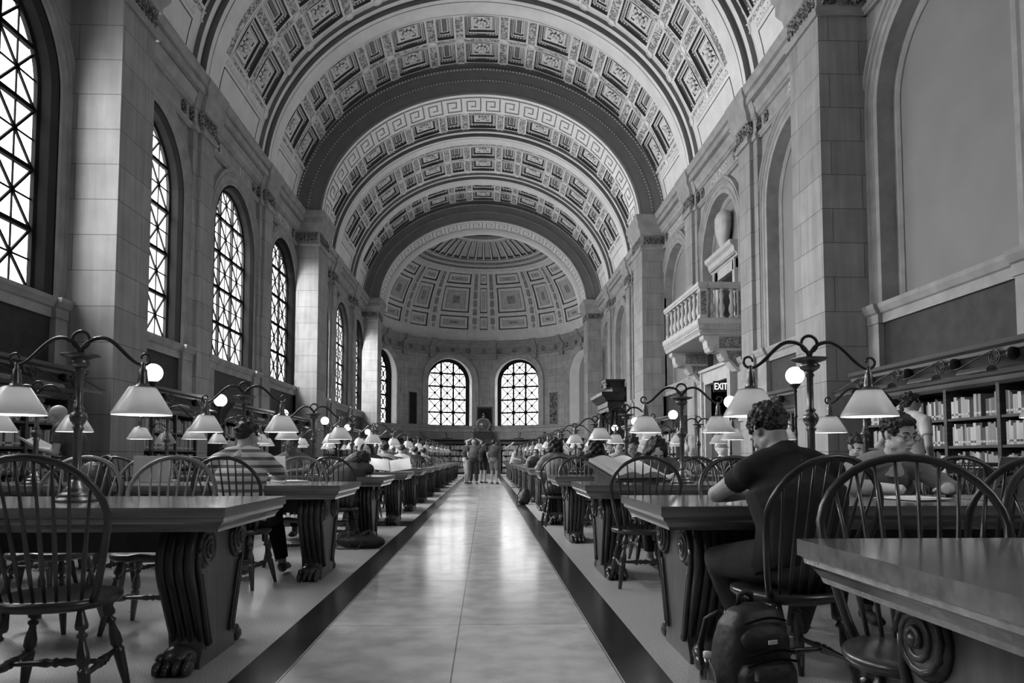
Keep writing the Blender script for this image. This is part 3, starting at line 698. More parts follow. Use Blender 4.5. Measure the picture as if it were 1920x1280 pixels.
# ================================================================= FURNITURE
M.update(
    wood=mat('table_top_wood', .15, .2, noise=.35, nscale=3, stretch=(.6, 6, 6), coat=1.0, spec=.7),
    wood_dark=mat('carved_dark_wood', .035, .34, noise=.35, nscale=8, stretch=(2, 2, .5), spec=.5),
    wood_panel=mat('pedestal_panel_wood', .07, .4, noise=.35, nscale=7, stretch=(3, 3, .5), spec=.5),
    chair=mat('chair_wood', .032, .28, noise=.4, nscale=6, spec=.6), chair_lt=mat('worn_chair_wood', .13, .34, noise=.3, nscale=6, spec=.5),
    brass=mat('lamp_bronze', .13, .3, metal=.75, noise=.2, nscale=20), arm=mat('lamp_arm_bronze', .05, .32, metal=.6),
    globe=mat('lit_globe', .9, .4, emit=1.6), bulb=mat('lit_bulb', .9, .4, emit=4), white=mat('white_paper', .55, .7), paper=mat('book_page', .45, .8))
def shade_mat():
    m = bpy.data.materials.new('milky_lamp_shade'); m.use_nodes = True; nt = m.node_tree; L = nt.links; b = nt.nodes['Principled BSDF']
    b.inputs['Base Color'].default_value = (.17, .17, .17, 1); b.inputs['Roughness'].default_value = .25
    t = nt.nodes.new('ShaderNodeBsdfTranslucent'); t.inputs[0].default_value = (.75,.75,.75,1)
    mx = nt.nodes.new('ShaderNodeMixShader'); mx.inputs[0].default_value = .10; L.new(b.outputs[0], mx.inputs[1]); L.new(t.outputs[0], mx.inputs[2])
    d = nt.nodes.new('ShaderNodeBsdfDiffuse'); d.inputs[0].default_value = (.85,.85,.85,1)
    g = nt.nodes.new('ShaderNodeNewGeometry'); m2 = nt.nodes.new('ShaderNodeMixShader'); L.new(g.outputs['Backfacing'], m2.inputs[0])
    m3 = nt.nodes.new('ShaderNodeMixShader'); m3.inputs[0].default_value = .22; L.new(d.outputs[0], m3.inputs[1]); L.new(t.outputs[0], m3.inputs[2])
    L.new(mx.outputs[0], m2.inputs[1]); L.new(m3.outputs[0], m2.inputs[2]); L.new(m2.outputs[0], nt.nodes['Material Output'].inputs[0])
    return m
M['shade'] = shade_mat()
TZ = .80
def make_table(label, loc, s):
    """origin at the aisle end of the table on the floor, the long way runs along s*x"""
    t = thing('reading_table', label, 'table', loc, 0, 'long reading tables in rows either side of the aisle')
    L, W = 3.75, .5
    top = MB()
    # stepped and moulded edge: rings of the rectangle
    prof = [(0, TZ), (0, TZ-.045), (-.012, TZ-.052), (-.014, TZ-.066), (-.03, TZ-.078), (-.045, TZ-.10), (-.05, TZ-.115), (-.12, TZ-.115)]
    rings = [[(s*(-d), -W-d, z), (s*(L+d), -W-d, z), (s*(L+d), W+d, z), (s*(-d), W+d, z)] for d, z in prof]
    top.loft(rings, 0, smooth=False)
    top.build('tabletop', M['wood'], t, fixn=True)
    ap_ = MB(); ap_.box(s*.28, s*(L-.28), -.20, .20, .56, TZ-.11); ap_.build('apron', M['wood_dark'], t, fixn=True)
    for k, x0 in enumerate((.20, L-.20)):
        o = s if k == 0 else -s         # inward direction
        X = s*x0
        p = MB()
        # S-shaped trestle panel outline (y, z)
        half = [(.31, .685), (.33, .62), (.33, .55), (.29, .44), (.24, .32), (.20, .22), (.19, .14), (.21, .08), (.24, .03), (.24, 0)]
        poly = [(y, z) for y, z in half] + [(-y, z) for y, z in reversed(half)]
        p.prism(poly, lambda u, v, w: (w, u, v), X, X+o*.16, 0)
        pn = p.build('pedestal', M['wood_panel'], t, fixn=True)
        for e in (-1, 1):
            r = MB()
            for j in range(4):       # reeded lobes down the edge
                xx = X+o*(.02+.045*j); pts = []
                for q in range(15):
                    z = .68-.60*q/14
                    yy = .30+.055*math.sin(PI*min(1, (.68-z)/.3)) if z > .38 else .30-(.38-z)*.50
                    if z < .16: yy += (.16-z)*.4
                    pts.append((xx, e*(yy-.01), z))
                r.tube(pts, [.026-.004*q/14 for q in range(15)], 8)
            r.build('carved_leg', M['wood_dark'], t)
            c = MB(); N = 34          # volute: oval boss with a raised spiral
            for side in (-1,):
                f0 = X-o*.0
                c.lathe([(.0, .03), (.05, .03), (.085, .024), (.10, .012), (.102, 0)], (f0, e*.225, .585), 18, 0, M=Matrix.Rotation((-PI/2 if o > 0 else PI/2), 3, 'Y') @ Matrix.Diagonal((1.0, 1.0, 1)))
                pts = [(f0-o*(.020+.014*k/N), e*.225+(.012+.088*(1-k/N))*math.cos(k*.50)*e, .585+(.012+.088*(1-k/N))*math.sin(k*.50)) for k in range(N)]
                c.tube(pts, .011, 6)
                c.ball((f0-o*.032, e*.225, .585), .02, 8, 6)
                pts = [(f0-o*.012, e*(.315 if z > .5 else .315-(.5-z)*.37), z) for z in [.58-.04*i for i in range(13)]]
                c.tube([(p_[0], p_[1]-e*.035, p_[2]) for p_ in pts[3:]], .008, 5)
                c.tube(pts, .013, 6)
            c.build('scroll', M['wood_dark'], t)
            w = MB()                  # lion paw: pad and toes
            w.ball((X+o*.09, e*.26, .06), (.085, .09, .065), 12, 8)
            for j in range(4):
                xx = X+o*(.018+.046*j); w.ball((xx, e*.335, .035), (.024, .05, .036), 8, 6); w.ball((xx, e*.372, .028), (.016, .02, .022), 6, 5); w.ball((xx, e*.31, .068), (.021, .04, .03), 7, 5)
            w.build('lion_paw', M['wood_dark'], t)
    return t
def turned(w, a, b, prof, seg=10):
    a, b = Vector(a), Vector(b); d = b-a; q = Vector((0,0,1)).rotation_difference(d.normalized()).to_matrix()
    w.lathe([(r, t*d.length) for t, r in prof], a, seg, 0, M=q)
LEGP = [(0, .012), (.03, .013), (.10, .019), (.17, .026), (.2, .024), (.215, .012), (.235, .012), (.25, .021), (.27, .021), (.285, .013), (.33, .015), (.42, .024), (.5, .026), (.53, .018), (.55, .018), (.56, .025), (.6, .024), (.8, .019), (1, .013)]
STRP = [(0, .009), (.12, .011), (.3, .013), (.4, .02), (.46, .013), (.5, .022), (.54, .013), (.6, .02), (.7, .013), (.88, .011), (1, .009)]
def seat_pts():
    out = []
    for k in range(28):
        a = 2*PI*k/28; x, y = math.cos(a), math.sin(a)
        rx = .235+.0*y; ry = .215
        x_ = rx*math.copysign(abs(x)**.75, x); y_ = ry*math.copysign(abs(y)**.8, y)
        if y < 0: x_ *= 1-.16*(-y)
        out.append((x_, y_))
    return out
BOW_H = 1.03
def bow_pt(t):
    """t in 0..1 around the bow, returns point and leans back with height"""
    if t < .25: u = t/.25; x, z = -(.185+.09*u**.8), .455+.33*u
    elif t > .75: u = (1-t)/.25; x, z = .185+.09*u**.8, .455+.33*u
    else:
        a = PI*(1-(t-.25)/.5); x, z = .275*math.cos(a), .785+.245*math.sin(a)
    y = -.135-.19*((z-.455)/.575)
    if z < .6: y += 0
    return Vector((x, y-.0, z))
def make_chair(label, loc, rz, m, group, cheap=False):
    parts = {}
    st = MB(); sp = seat_pts()
    rings = []
    for sc, z in ((.86, .415), (.97, .425), (1.0, .44), (.99, .455), (.93, .462), (.6, .452), (.25, .448)):
        rings.append([(x*sc, y*sc, z + (.012 if (sc > .5 and y > .12 and abs(x) < .05) else 0)) for x, y in sp])
    st.loft(rings); parts['seat'] = st
    bw = MB(); n = 30; bw.tube([bow_pt(k/n) for k in range(n+1)], .0155, 8, flat=.8, upd=(0,1,0)); parts['bow_back'] = bw
    sps = []
    NS = 8
    for k in range(NS):
        u = -1+2*(k+.5)/NS; xb = .165*u; yb = -.165+.03*abs(u)**2
        # find bow point with matching fan
        xt = .255*u; best = min((abs(bow_pt(.12+.76*i/80).x-xt) + (0 if .2 < .12+.76*i/80 < .8 else .2), i) for i in range(81))[1]; tp = bow_pt(.12+.76*best/80)
        s_ = MB(); b0 = Vector((xb, yb, .45)); s_.tube([b0.lerp(tp, q) for q in (0, .25, .4, .7, 1)], [.0065, .0095, .010, .007, .0055], 6); sps.append(s_)
    legs = []
    for sx in (-1, 1):
        for sy in (-1, 1):
            l = MB(); turned(l, (sx*.135, sy*.12, .43), (sx*(.205 if sy < 0 else .215), sy*(.21 if sy < 0 else .20), 0), LEGP, 10); legs.append(l)
    strs = []
    def lp(sx, sy, z): t = (.43-z)/.43; return (sx*(.135+.075*t), sy*(.12+.085*t), z)
    for sx in (-1, 1): l = MB(); turned(l, lp(sx, -1, .17), lp(sx, 1, .19), STRP, 8); strs.append(l)
    l = MB(); turned(l, (-.18, 0, .18), (.18, 0, .18), STRP, 8); strs.append(l)
    if cheap:
        a = MB()
        for q in [st, bw]+sps+legs+strs: 
            o = len(a.v); a.v += q.v; a.f += [tuple(i+o for i in f) for f in q.f]; a.m += q.m; a.sm += q.sm
        o = a.build('windsor_chair', m); tag(o, label, 'chair', group); o.location = loc; o.rotation_euler = (0,0,rz); return o
    t = thing('windsor_chair', label, 'chair', loc, rz, group)
    st.build('seat', m, t); bw.build('bow_back', m, t)
    for q in sps: q.build('spindle', m, t)
    for q in legs: q.build('leg', m, t)
    for q in strs: q.build('stretcher', m, t)
    return t
def make_lamp(label, loc, rz=0, light=True, lod=0):
    t = thing('table_lamp', label, 'lamp', loc, rz, 'two armed bronze lamps on the reading tables'); sg = 18 if lod == 0 else 8
    b = MB(); b.lathe([(.108, 0), (.108, .012), (.09, .02), (.085, .03), (.088, .036), (.07, .045), (.062, .055), (.064, .063), (.045, .078), (.036, .10), (.028, .115)], seg=sg); b.build('base', M['brass'], t)
    p = MB(); p.lathe([(.024, .11), (.026, .13), (.021, .14), (.021, .37), (.03, .385), (.022, .395), (.038, .42), (.045, .44), (.038, .46), (.022, .475), (.03, .485), (.018, .50), (.018, .665), (.026, .675), (.018, .69), (.03, .705)], seg=8 if lod == 0 else 6); p.build('pole', M['brass'], t)
    c = MB(); c.lathe([(.03, .70), (.05, .715), (.055, .73), (.04, .745), (.06, .75), (.095, .762), (.098, .77), (.06, .775), (.01, .78)], seg=sg); c.build('collar', M['brass'], t)
    r = MB(); n = 20 if lod == 0 else 10; r.tube([(.045*math.cos(2*PI*k/n), 0, .85+.045*math.sin(2*PI*k/n)) for k in range(n+1)], .009, 8 if lod == 0 else 5); r.build('ring_finial', M['arm'], t)
    for e in (-1, 1):
        a = MB(); n = 26 if lod == 0 else 12
        def S(u):
            if u < .3: q = u/.3; return (.004+.10*(1-math.cos(q*PI/2)), .775+.085*math.sin(q*PI/2))
            q = (u-.3)/.7; x = .104+.226*q; return (x, .86-.145*(.5-.5*math.cos(PI*min(1, q*1.0)))+.006*math.sin(q*PI))
        pts = [(e*S(k/n)[0], 0, S(k/n)[1]) for k in range(n+1)]
        m_ = 14 if lod == 0 else 7
        for k in range(1, m_+1):      # curl at the tip
            th = -PI/2+1.55*PI*k/m_; R = .034*(1-.45*k/m_); pts.append((e*(.338+R*math.cos(th)*1.0), 0, .752+R*math.sin(th)))
        a.tube(pts, [.0105 if k < n*.8 else .009*(1-.35*(k-n*.8)/(n*.2+m_)) for k in range(len(pts))], 8 if lod == 0 else 5); a.build('arm', M['arm'], t)
        s_ = MB(); x = e*.33
        s_.lathe([(.008, .73), (.014, .715), (.012, .70), (.02, .69), (.022, .66), (.026, .635), (.026, .62), (.034, .605), (.06, .60), (.066, .592), (.001, .592)], (x, 0, 0), sg); s_.build('lamp_socket', M['brass'], t)
        sh = MB(); prof = [(.062, .60), (.070, .592), (.143, .468), (.146, .458), (.146, .452)]
        sh.lathe([(r_, z) for r_, z in reversed(prof)], (x, 0, 0), 28 if lod == 0 else 12)
        sh.f = sh.f[:-2] if prof[0][0] > 1e-5 else sh.f; sh.m = sh.m[:len(sh.f)]; sh.sm = sh.sm[:len(sh.f)]
        so = sh.build('lamp_shade', M['shade'], t)
        bb = MB(); bb.ball((x, 0, .535), (.026, .026, .036), 10, 7); bb.build('bulb', M['bulb'], so)
    if light: lamp_lights.append((loc, rz))
    return t
lamp_lights = []
def pole_lamp(label, loc, rz, lod=0):
    t = thing('globe_lamp', label, 'lamp', loc, rz, 'white globe lamps on posts along both walls'); sg = 16 if lod == 0 else 8
    b = MB(); b.lathe([(.13, 0), (.13, .03), (.10, .05), (.07, .08), (.05, .14), (.03, .18)], seg=sg); b.build('base', M['brass'], t)
    p = MB(); p.lathe([(.022, .16), (.022, 1.1), (.035, 1.12), (.022, 1.14), (.018, 1.6), (.03, 1.63), (.018, 1.66), (.018, 1.98), (.03, 2.0), (.02, 2.03), (.05, 2.07), (.075, 2.10), (.08, 2.115), (.02, 2.12)], seg=sg); p.build('pole', M['arm'], t)
    g = MB(); g.ball((0, 0, 2.24), .132, 20 if lod == 0 else 12, 14 if lod == 0 else 8); g.build('globe', M['globe'], t)
    a = MB(); pts = [(0, 0, 1.42), (.05, 0, 1.50), (.11, 0, 1.52), (.17, 0, 1.49), (.20, 0, 1.44)]; a.tube(pts, .009, 6)
    for k in range(8): pass
    a.build('arm', M['arm'], t)
    sh = MB(); sh.lathe([(.146, 1.23), (.143, 1.245), (.07, 1.37)], (.20, 0, 0), 20 if lod == 0 else 12); sh.f = sh.f[:-2]; sh.m = sh.m[:-2]; sh.sm = sh.sm[:-2]
    so = sh.build('lamp_shade', M['shade'], t); bb = MB(); bb.ball((.20, 0, 1.31), .026, 8, 6); bb.build('bulb', M['bulb'], so)
    s_ = MB(); s_.lathe([(.01, 1.45), (.02, 1.42), (.024, 1.39), (.06, 1.375), (.07, 1.37), (.001, 1.37)], (.20, 0, 0), 12); s_.build('lamp_socket', M['brass'], t)
    return t
# ---- tables and lamps
ORD = ['first', 'second', 'third', 'fourth', 'fifth', 'sixth', 'seventh', 'eighth', 'ninth', 'tenth', 'eleventh', 'twelfth', 'thirteenth', 'fourteenth']
TY = [3.85+2.58*k for k in range(13)]
def side(s): return 'left' if s < 0 else 'right'
tabs = {}
for s in (-1, 1):
    X0 = -1.03 if s < 0 else .98
    base = make_table('dark oak reading table in the %s block, foremost of its rows, reading lamp on it' % side(s) if s < 0 else 'dark oak reading table where the man in the dark polo shirt sits', (X0, TY[0], 0), s)
    tabs[(s, 0)] = base
    for k in range(1, len(TY)):
        o = copy_tree(base); o.location = (X0, TY[k], 0); o['label'] = 'dark oak reading table, %s in the row %s of the aisle' % (ORD[k], side(s)); tabs[(s, k)] = o
o = copy_tree(tabs[(1, 0)]); o.location = (1.04, 1.52, 0); o['label'] = 'dark oak reading table cut off by the lower right corner, nothing on its bare top'
l0 = l1 = None
for k in range(len(TY)):
    for s in (-1, 1):
        for j, x in enumerate((1.98, 3.77) if s < 0 else (1.93, 3.62)):
            lod = 0 if k < 5 else 1
            if k == 0 and j == 1: pass
            lab = 'two armed bronze lamp on the %s table %s of the aisle, %s' % (ORD[k], side(s), 'nearer the aisle' if j == 0 else 'nearer the wall')
            loc = (s*x, TY[k], TZ); rz = random.uniform(-.05, .05)
            if lod == 0 and l0: o = copy_tree(l0)
            elif lod and l1: o = copy_tree(l1)
            else:
                o = make_lamp(lab, loc, rz, False, lod)
                if lod: l1 = o
                else: l0 = o
            o.location = loc; o.rotation_euler = (0,0,rz); o['label'] = lab
            if k < 7:
                for e in (-1, 1):
                    d = bpy.data.lights.new('lamp_bulb_light', 'POINT'); d.energy = .75; d.shadow_soft_size = .03
                    q = bpy.data.objects.new('lamp_bulb_light', d); q.location = (loc[0]+e*.33*math.cos(rz), loc[1]+e*.33*math.sin(rz), TZ+.50); COL.objects.link(q)
g0 = None
for s in (-1, 1):
    for k, (x, y) in enumerate(((4.74, 10.45), (5.5, 15.5), (5.5, 20.3), (5.2, 24.1), (5.5, 29.6), (5.5, 34.6))):
        lab = 'white glass globe on dark post by the %s wall, %s down the hall' % (side(s), ORD[k])
        if g0 is None: o = g0 = pole_lamp(lab, (s*x+(.12 if s < 0 and k == 0 else 0), y, 0), 0 if s < 0 else PI)
        else: o = copy_tree(g0); o.location = (s*x, y, 0); o['label'] = lab
        o.rotation_euler = (0, 0, 0 if s < 0 else PI)
# ---- chairs
c_dark = make_chair('x', (0, -50, 0), 0, M['chair'], 'bow back wooden chairs around the reading tables')
c_light = make_chair('x', (0, -50, 0), 0, M['chair_lt'], 'bow back wooden chairs around the reading tables')
c_far = make_chair('x', (0, -50, 0), 0, M['chair'], 'bow back wooden chairs around the reading tables', cheap=True)
def chair(x, y, rz, label, kind=0):
    o = copy_tree((c_dark, c_light, c_far)[kind]); o.location = (x, y, 0); o.rotation_euler = (0,0,rz); o['label'] = label; return o
R8 = random.Random(3)
XS = [1.72, 2.42, 3.12, 3.82, 4.5]
special = {}
# (side, row, near/far, index): (x, y, rz) overrides measured in the photograph
special.update({(-1, 0, -1, 0): (-1.62, 3.10, .12), (-1, 0, -1, 1): (-2.45, 3.15, -.1),
    (-1, 0, 1, 0): (-1.86, 4.50, PI+.05), (-1, 0, 1, 1): (-2.50, 4.55, PI-.05), (-1, 0, 1, 2): (-3.24, 4.5, PI+.1), (-1, 0, 1, 3): (-3.95, 4.5, PI), (-1, 0, 1, 4): (-4.65, 4.5, PI),
    (1, 0, -1, 0): (1.49, 3.16, .24), (1, 0, 1, 0): (1.88, 4.52, PI+.1), (1, 0, 1, 1): (2.66, 4.78, PI), (1, 0, 1, 2): (3.38, 4.52, PI-.1), (1, 0, 1, 3): (4.05, 4.5, PI), (1, 0, 1, 4): (4.72, 4.5, PI),
    (1, 1, -1, 0): (1.42, 5.86, -.03), (-1, 1, -1, 0): (-1.82, 5.92, -.12), (-1, 1, -1, 1): (-2.64, 5.80, -.5), (-1, 1, -1, 2): (-3.35, 5.8, .1), (-1, 1, -1, 3): (-4.02, 5.8, 0), (-1, 1, -1, 4): (-4.7, 5.8, 0),
    (1, 1, 1, 0): (1.82, TY[1]+.68, PI), (-1, 2, 1, 0): (-1.7, TY[2]+.7, PI), (-1, 2, 1, 1): (-2.40, TY[2]+.68, PI), (-1, 2, -1, 0): (-1.55, 8.42, -.1), (-1, 3, 1, 0): (-1.83, TY[3]+.66, PI), (1, 2, 1, 0): (1.45, TY[2]+.7, PI), (1, 2, 1, 1): (2.12, TY[2]+.68, PI),
    (1, 3, -1, 0): (1.24, TY[3]-.68, .05), (1, 3, -1, 1): (1.84, TY[3]-.74, 0), (1, 3, -1, 2): (2.6, TY[3]-.68, 0), (1, 3, -1, 3): (3.3, TY[3]-.68, 0), (1, 3, -1, 4): (4.0, TY[3]-.68, 0), (1, 3, 1, 1): (2.42, TY[3]+.68, PI)})
for s in (-1, 1):
    for k in range(len(TY)):
        for e in (-1, 1):
            for i, x in enumerate(XS):
                if k >= 5 and i == 4: continue
                near = 'near' if e < 0 else 'far'
                jx, jy, jr = R8.uniform(-.06, .06), R8.uniform(-.07, .07), R8.uniform(-.22, .22)
                X, Y, rz = s*(x+jx), TY[k]+e*(.66+jy), (0 if e < 0 else PI)+jr
                if (s, k, e, i) in special: X, Y, rz = special[(s, k, e, i)]
                kd = 0 if k < 3 else 2
                if e > 0 and s < 0 and k < 2: kd = 1
                if k < 3: lab = 'bow back wooden chair, %s side of %s table %s of aisle, %s seat along' % (near, ORD[k], side(s), ORD[i])
                else: lab = 'bow back chair, %s side of %s table %s of aisle, %s seat along' % (near, ORD[k], side(s), ORD[i])
                special[(s, k, e, i, 'o')] = chair(X, Y, rz, lab, kd)
chair(1.46, 2.10, PI-.40, 'bow back chair tucked behind the bare table top in the lower right corner', 0)
chair(2.20, 2.14, PI, 'bow back chair by the bare table top, cut by the right picture edge', 0)
for o in (c_dark, c_light, c_far):
    for ch in list(o.children): bpy.data.objects.remove(ch)
    bpy.data.objects.remove(o)
# ---- bookcases
def bookcase(s, y0, y1, label, brk=()):
    t = thing('bookcase', label, 'bookcase', (s*6.39, (y0+y1)/2, 0), 0, 'oak wall bookcases below the arches')
    ly = y1-y0; D_ = .42
    b = MB(); b.box(-s*0, -s*.03, -ly/2, ly/2, 0, 1.9); b.box(0, -s*D_, -ly/2, ly/2, 0, .12)
    b.build('back_panel', M['oak'], t, fixn=True)
    n = max(2, round(ly/.98))
    for k in range(n+1):
        u = MB(); yy = -ly/2+ly*k/n; u.box(-s*.03, -s*(D_+.01), yy-.028, yy+.028, .1, 1.9); u.build('upright', M['oak'], t, fixn=True)
    for z in (.15, .49, .83, 1.17, 1.51):
        h = MB(); h.box(-s*.03, -s*D_, -ly/2, ly/2, z-.03, z); h.build('shelf', M['oak'], t, fixn=True)
    c = MB(); pr = [(0, 1.86), (D_+.0, 1.86), (D_+.02, 1.90), (D_+.02, 1.95), (D_+.05, 1.97), (D_+.06, 2.02), (D_+.10, 2.10), (D_+.16, 2.17), (D_+.20, 2.19), (D_+.20, 2.23), (D_+.24, 2.26), (D_+.25, 2.31), (0, 2.31)]
    c.prism(pr, lambda u, v, w: (-s*u, w, v), -ly/2-.06, ly/2+.06); c.build('cornice', M['oak'], t, fixn=True)
    return t
mb_light = [mat('pale_book_spine', g, .6) for g in (.55, .4, .25, .14, .06)]
def book_row(s, x, y0, y1, z, stuffbox=None, out=None):
    """fills a shelf; returns list of (y, thick, height, depth, matindex)"""
    y = y0+.03; res = []
    while y < y1-.04:
        th = R8.choice((.022, .03, .035, .042, .05)); h = R8.uniform(.19, .275)
        if R8.random() < .04: y += R8.uniform(.04, .15); continue
        if y+th > y1-.03: break
        res.append((y, th, h, R8.uniform(.15, .2), R8.choice((0, 0, 1, 1, 2, 2, 3, 4, 4)))); y += th+.002
    return res
def one_book(y, th, h, dp_, m, s, x, z, b):
    z += .003; b.box(s*(x), s*(x+dp_), y, y+th, z, z+h, m)
    if True: b.box(s*(x-.001), s*(x), y+.004, y+th-.004, z+.03, z+.055, 0 if m > 0 else 4)
nbooks = 0
bookm = {}
def stock(s, y0, y1, single=(), xf=5.99, grp=None):
    global nbooks
    ly = y1-y0; n = max(2, round(ly/.98)); st = MB()
    for k in range(n):
        a, b = y0+ly*k/n+.028, y0+ly*(k+1)/n-.028
        for zi, z in enumerate((.15, .49, .83, 1.17, 1.51)):
            for (y, th, h, d, m) in book_row(s, xf, a, b, z):
                if zi >= 3 and single and single[0] < y < single[1] and nbooks < 290:
                    o_ = MB(); one_book(0, th, h, d, m, s, 0, 0, o_); q = o_.build('book', mb_light, fixn=True); q.location = (s*xf, y, z)
                    tn_ = ('pale', 'light grey', 'mid grey', 'dark grey', 'black')[m]
                    tag(q, '%s %s %s book, %s shelf, %s section from the pier, foremost %s bookcase' % ('tall' if h > .235 else 'short', 'thick' if th > .038 else 'thin' if th < .026 else 'medium', tn_, 'top' if zi == 4 else 'second', ORD[n-1-k], side(s)), 'book', 'books on the foremost %s bookcase' % side(s)); nbooks += 1
                else: one_book(y, th, h, d, m, s, xf, z, st)
    if st.v: tag(st.build('shelved_books', mb_light, fixn=True), 'rows of library books on the %s wall shelves at %s' % (side(s), grp), 'books', kind='stuff')
spans = [(3.2, 10.75, 'in front of the big pier'), (12.45, 15.45, 'in the first bay past the big pier'), (17.1, 20.2, 'in the second bay past the big pier'), (21.75, 24.3, 'in the third bay past the big pier'), (26.2, 29.4, 'in the fourth bay past the big pier'), (31.0, 34.1, 'in the fifth bay past the big pier'), (35.7, 37.8, 'next to the apse')]
for s in (-1, 1):
    for a, b, nm in spans:
        if s > 0 and 17 < a < 18: continue
        if s > 0 and a == 31.0: continue
        bookcase(s, a, b, 'oak bookcase on the %s wall, %s' % (side(s), nm))
        stock(s, a, b, ((7.1, 10.75) if s > 0 else (6.5, 10.75)) if a == 3.2 else (), grp=nm)
# ================================================================= BALCONY, DOORS, APSE FITTINGS
M.update(marble=mat('pale_marble', .44, .6, noise=.1), carved=relief('carved_marble', .30, 16, .5, .04), dmarble=mat('dark_marble', .012, .25, noise=.6, nscale=9, spec=.6),
    bust=mat('plaster_bust', .55, .6), exit_bg=mat('exit_panel', .01, .5), exit_tx=mat('lit_letters', .9, .5, emit=.9), gilt=mat('gilded_bronze', .18, .35, metal=.7, noise=.4, nscale=30))
BY0, BY1, BX = 17.0, 20.3, 5.32
t = thing('balcony', 'pale carved marble balcony with balusters projecting above the exit door', 'balcony', (6.4, 18.65, 4.0))
def rel(w): 
    w.v = [(x-6.4, y-18.65, z-4.0) for x, y, z in w.v]; return w
def frame3(w, prof, mi=0):
    rings = [[(6.41, BY0-d, z), (BX-d, BY0-d, z), (BX-d, BY1+d, z), (6.41, BY1+d, z)] for d, z in prof]
    w.loft(rings, mi, smooth=False)
w = MB(); frame3(w, [(-.06, 3.98), (0, 3.98), (.02, 4.02), (.02, 4.10), (.05, 4.12), (.05, 4.19), (.08, 4.24), (.08, 4.34), (.03, 4.38), (0, 4.40)]); rel(w).build('slab', M['marble'], t, fixn=True)
w = MB()
for z, a in ((4.05, .02), (4.155, .05)):
    for k in range(46):
        y = BY0+(BY1-BY0)*(k+.5)/46; w.box(BX-a-.02, BX-a, y-.02, y+.02, z, z+.05)
    for k in range(15):
        x = BX+1.08*(k+.5)/15; w.box(x-.02, x+.02, BY0-a-.02, BY0-a, z, z+.05)
rel(w).build('dentil_band', M['marble'], t)
w = MB()
for a, b, c, d in ((BX, BX+.16, BY0, BY1), (BX+.20, 6.4, BY0, BY0+.16), (BX+.20, 6.4, BY1-.16, BY1)):
    q_ = .04 if a == BX else 0; w.box(a-.03, b+.01+q_/2, c-.03, d+.03, 5.12, 5.17); w.box(a-.05*(q_ > 0)-.001, b+.02, c-.05, d+.05, 5.17, 5.26)
rel(w).build('handrail', M['marble'], t)
for (x, y) in ((BX, BY0), (BX, BY1-.19), (6.24, BY0), (6.24, BY1-.19)):
    w = MB(); w.box(x, x+.19, y, y+.19, 4.4, 5.13, 0); w.box(x-.003, x+.02, y+.03, y+.16, 4.48, 5.05, 1); w.box(x+.03, x+.16, y-.003, y+.02, 4.48, 5.05, 1); rel(w).build('corner_post', [M['marble'], M['carved']], t, fixn=True)
BP = [(.07, 0), (.07, .05), (.04, .07), (.045, .10), (.075, .2), (.078, .27), (.05, .36), (.035, .40), (.045, .42), (.035, .44), (.055, .52), (.06, .58), (.035, .66), (.04, .68), (.07, .69), (.07, .73)]
for k in range(8):
    w = MB(); w.lathe(BP, (BX+.09, BY0+.19+(BY1-BY0-.38)*(k+.5)/8, 4.4), 12); rel(w).build('baluster', M['marble'], t)
for k in range(3):
    for yy in (BY0+.09, BY1-.09):
        w = MB(); w.lathe(BP, (BX+.19+.74*(k+.5)/3, yy, 4.4), 12); rel(w).build('baluster', M['marble'], t)
for (a, b) in ((BY0+.02, BY0+.36), (BY1-.36, BY1-.02)):
    w = MB(); pl = [(6.41, 3.99), (5.40, 3.99), (5.40, 3.88), (5.48, 3.83), (5.50, 3.68), (5.57, 3.58), (5.64, 3.62), (5.70, 3.56), (5.80, 3.56), (5.84, 3.44), (5.90, 3.36), (6.0, 3.36), (6.08, 3.24), (6.2, 3.12), (6.41, 3.06)]
    w.prism(pl, lambda u, v, y: (u, y, v), a, b, 0)
    for e in (a-.004, b+.004): w.prism([(6.38, 3.94), (5.78, 3.94), (5.78, 3.66), (6.38, 3.66)], lambda u, v, y: (u, y, v), e-.012, e+.012, 1); w.prism([(6.38, 3.6), (5.95, 3.6), (6.02, 3.42), (6.2, 3.22), (6.38, 3.16)], lambda u, v, y: (u, y, v), e-.012, e+.012, 1)
    for (x, z, r) in ((5.60, 3.64, .07), (5.93, 3.42, .06)): w.prism([(x+r*math.cos(k*PI/8), z+r*math.sin(k*PI/8)) for k in range(16)], lambda u, v, y: (u, y, v), a-.03, b+.03, 0)
    for k in range(3): w.tube([(5.46+.02*k, (a+b)/2+(k-1)*.1, 3.9), (5.52, (a+b)/2+(k-1)*.1, 3.7), (5.6, (a+b)/2+(k-1)*.1, 3.55)], .03, 6)
    rel(w).build('bracket', [M['marble'], M['carved']], t, fixn=True)
# door under the balcony
w = MB(); YD0, YD1, ZD1 = 17.75, 19.55, 3.02
for a, b, c, d in ((YD0-.34, YD0, 0, ZD1), (YD1, YD1+.34, 0, ZD1), (YD0-.34, YD1+.34, ZD1, ZD1+.34)):
    w.box(6.20, 6.4, a, b, c, d, 0); 
for a, b in ((YD0-.34, YD0-.22), (YD1+.22, YD1+.34)): w.box(6.16, 6.2, a, b, 0, ZD1+.34, 0); w.box(6.185, 6.2, a+.14 if a < 18 else a-.1, b+.1 if a < 18 else b-.14, 0, ZD1+.1, 1)
w.box(6.13, 6.4, YD0-.4, YD1+.4, ZD1+.34, ZD1+.42, 0)
w.box(6.37, 6.395, YD0, YD1, 0, ZD1, 2)  # wall is uncut: dark panel paints in the shade of the opening
struct(w.build('door_1', [M['marble'], M['carved'], mat('doorway_shade', .05, .5, noise=.3, nscale=4)], fixn=True), 'dark doorway in a carved pale marble casing under the balcony')
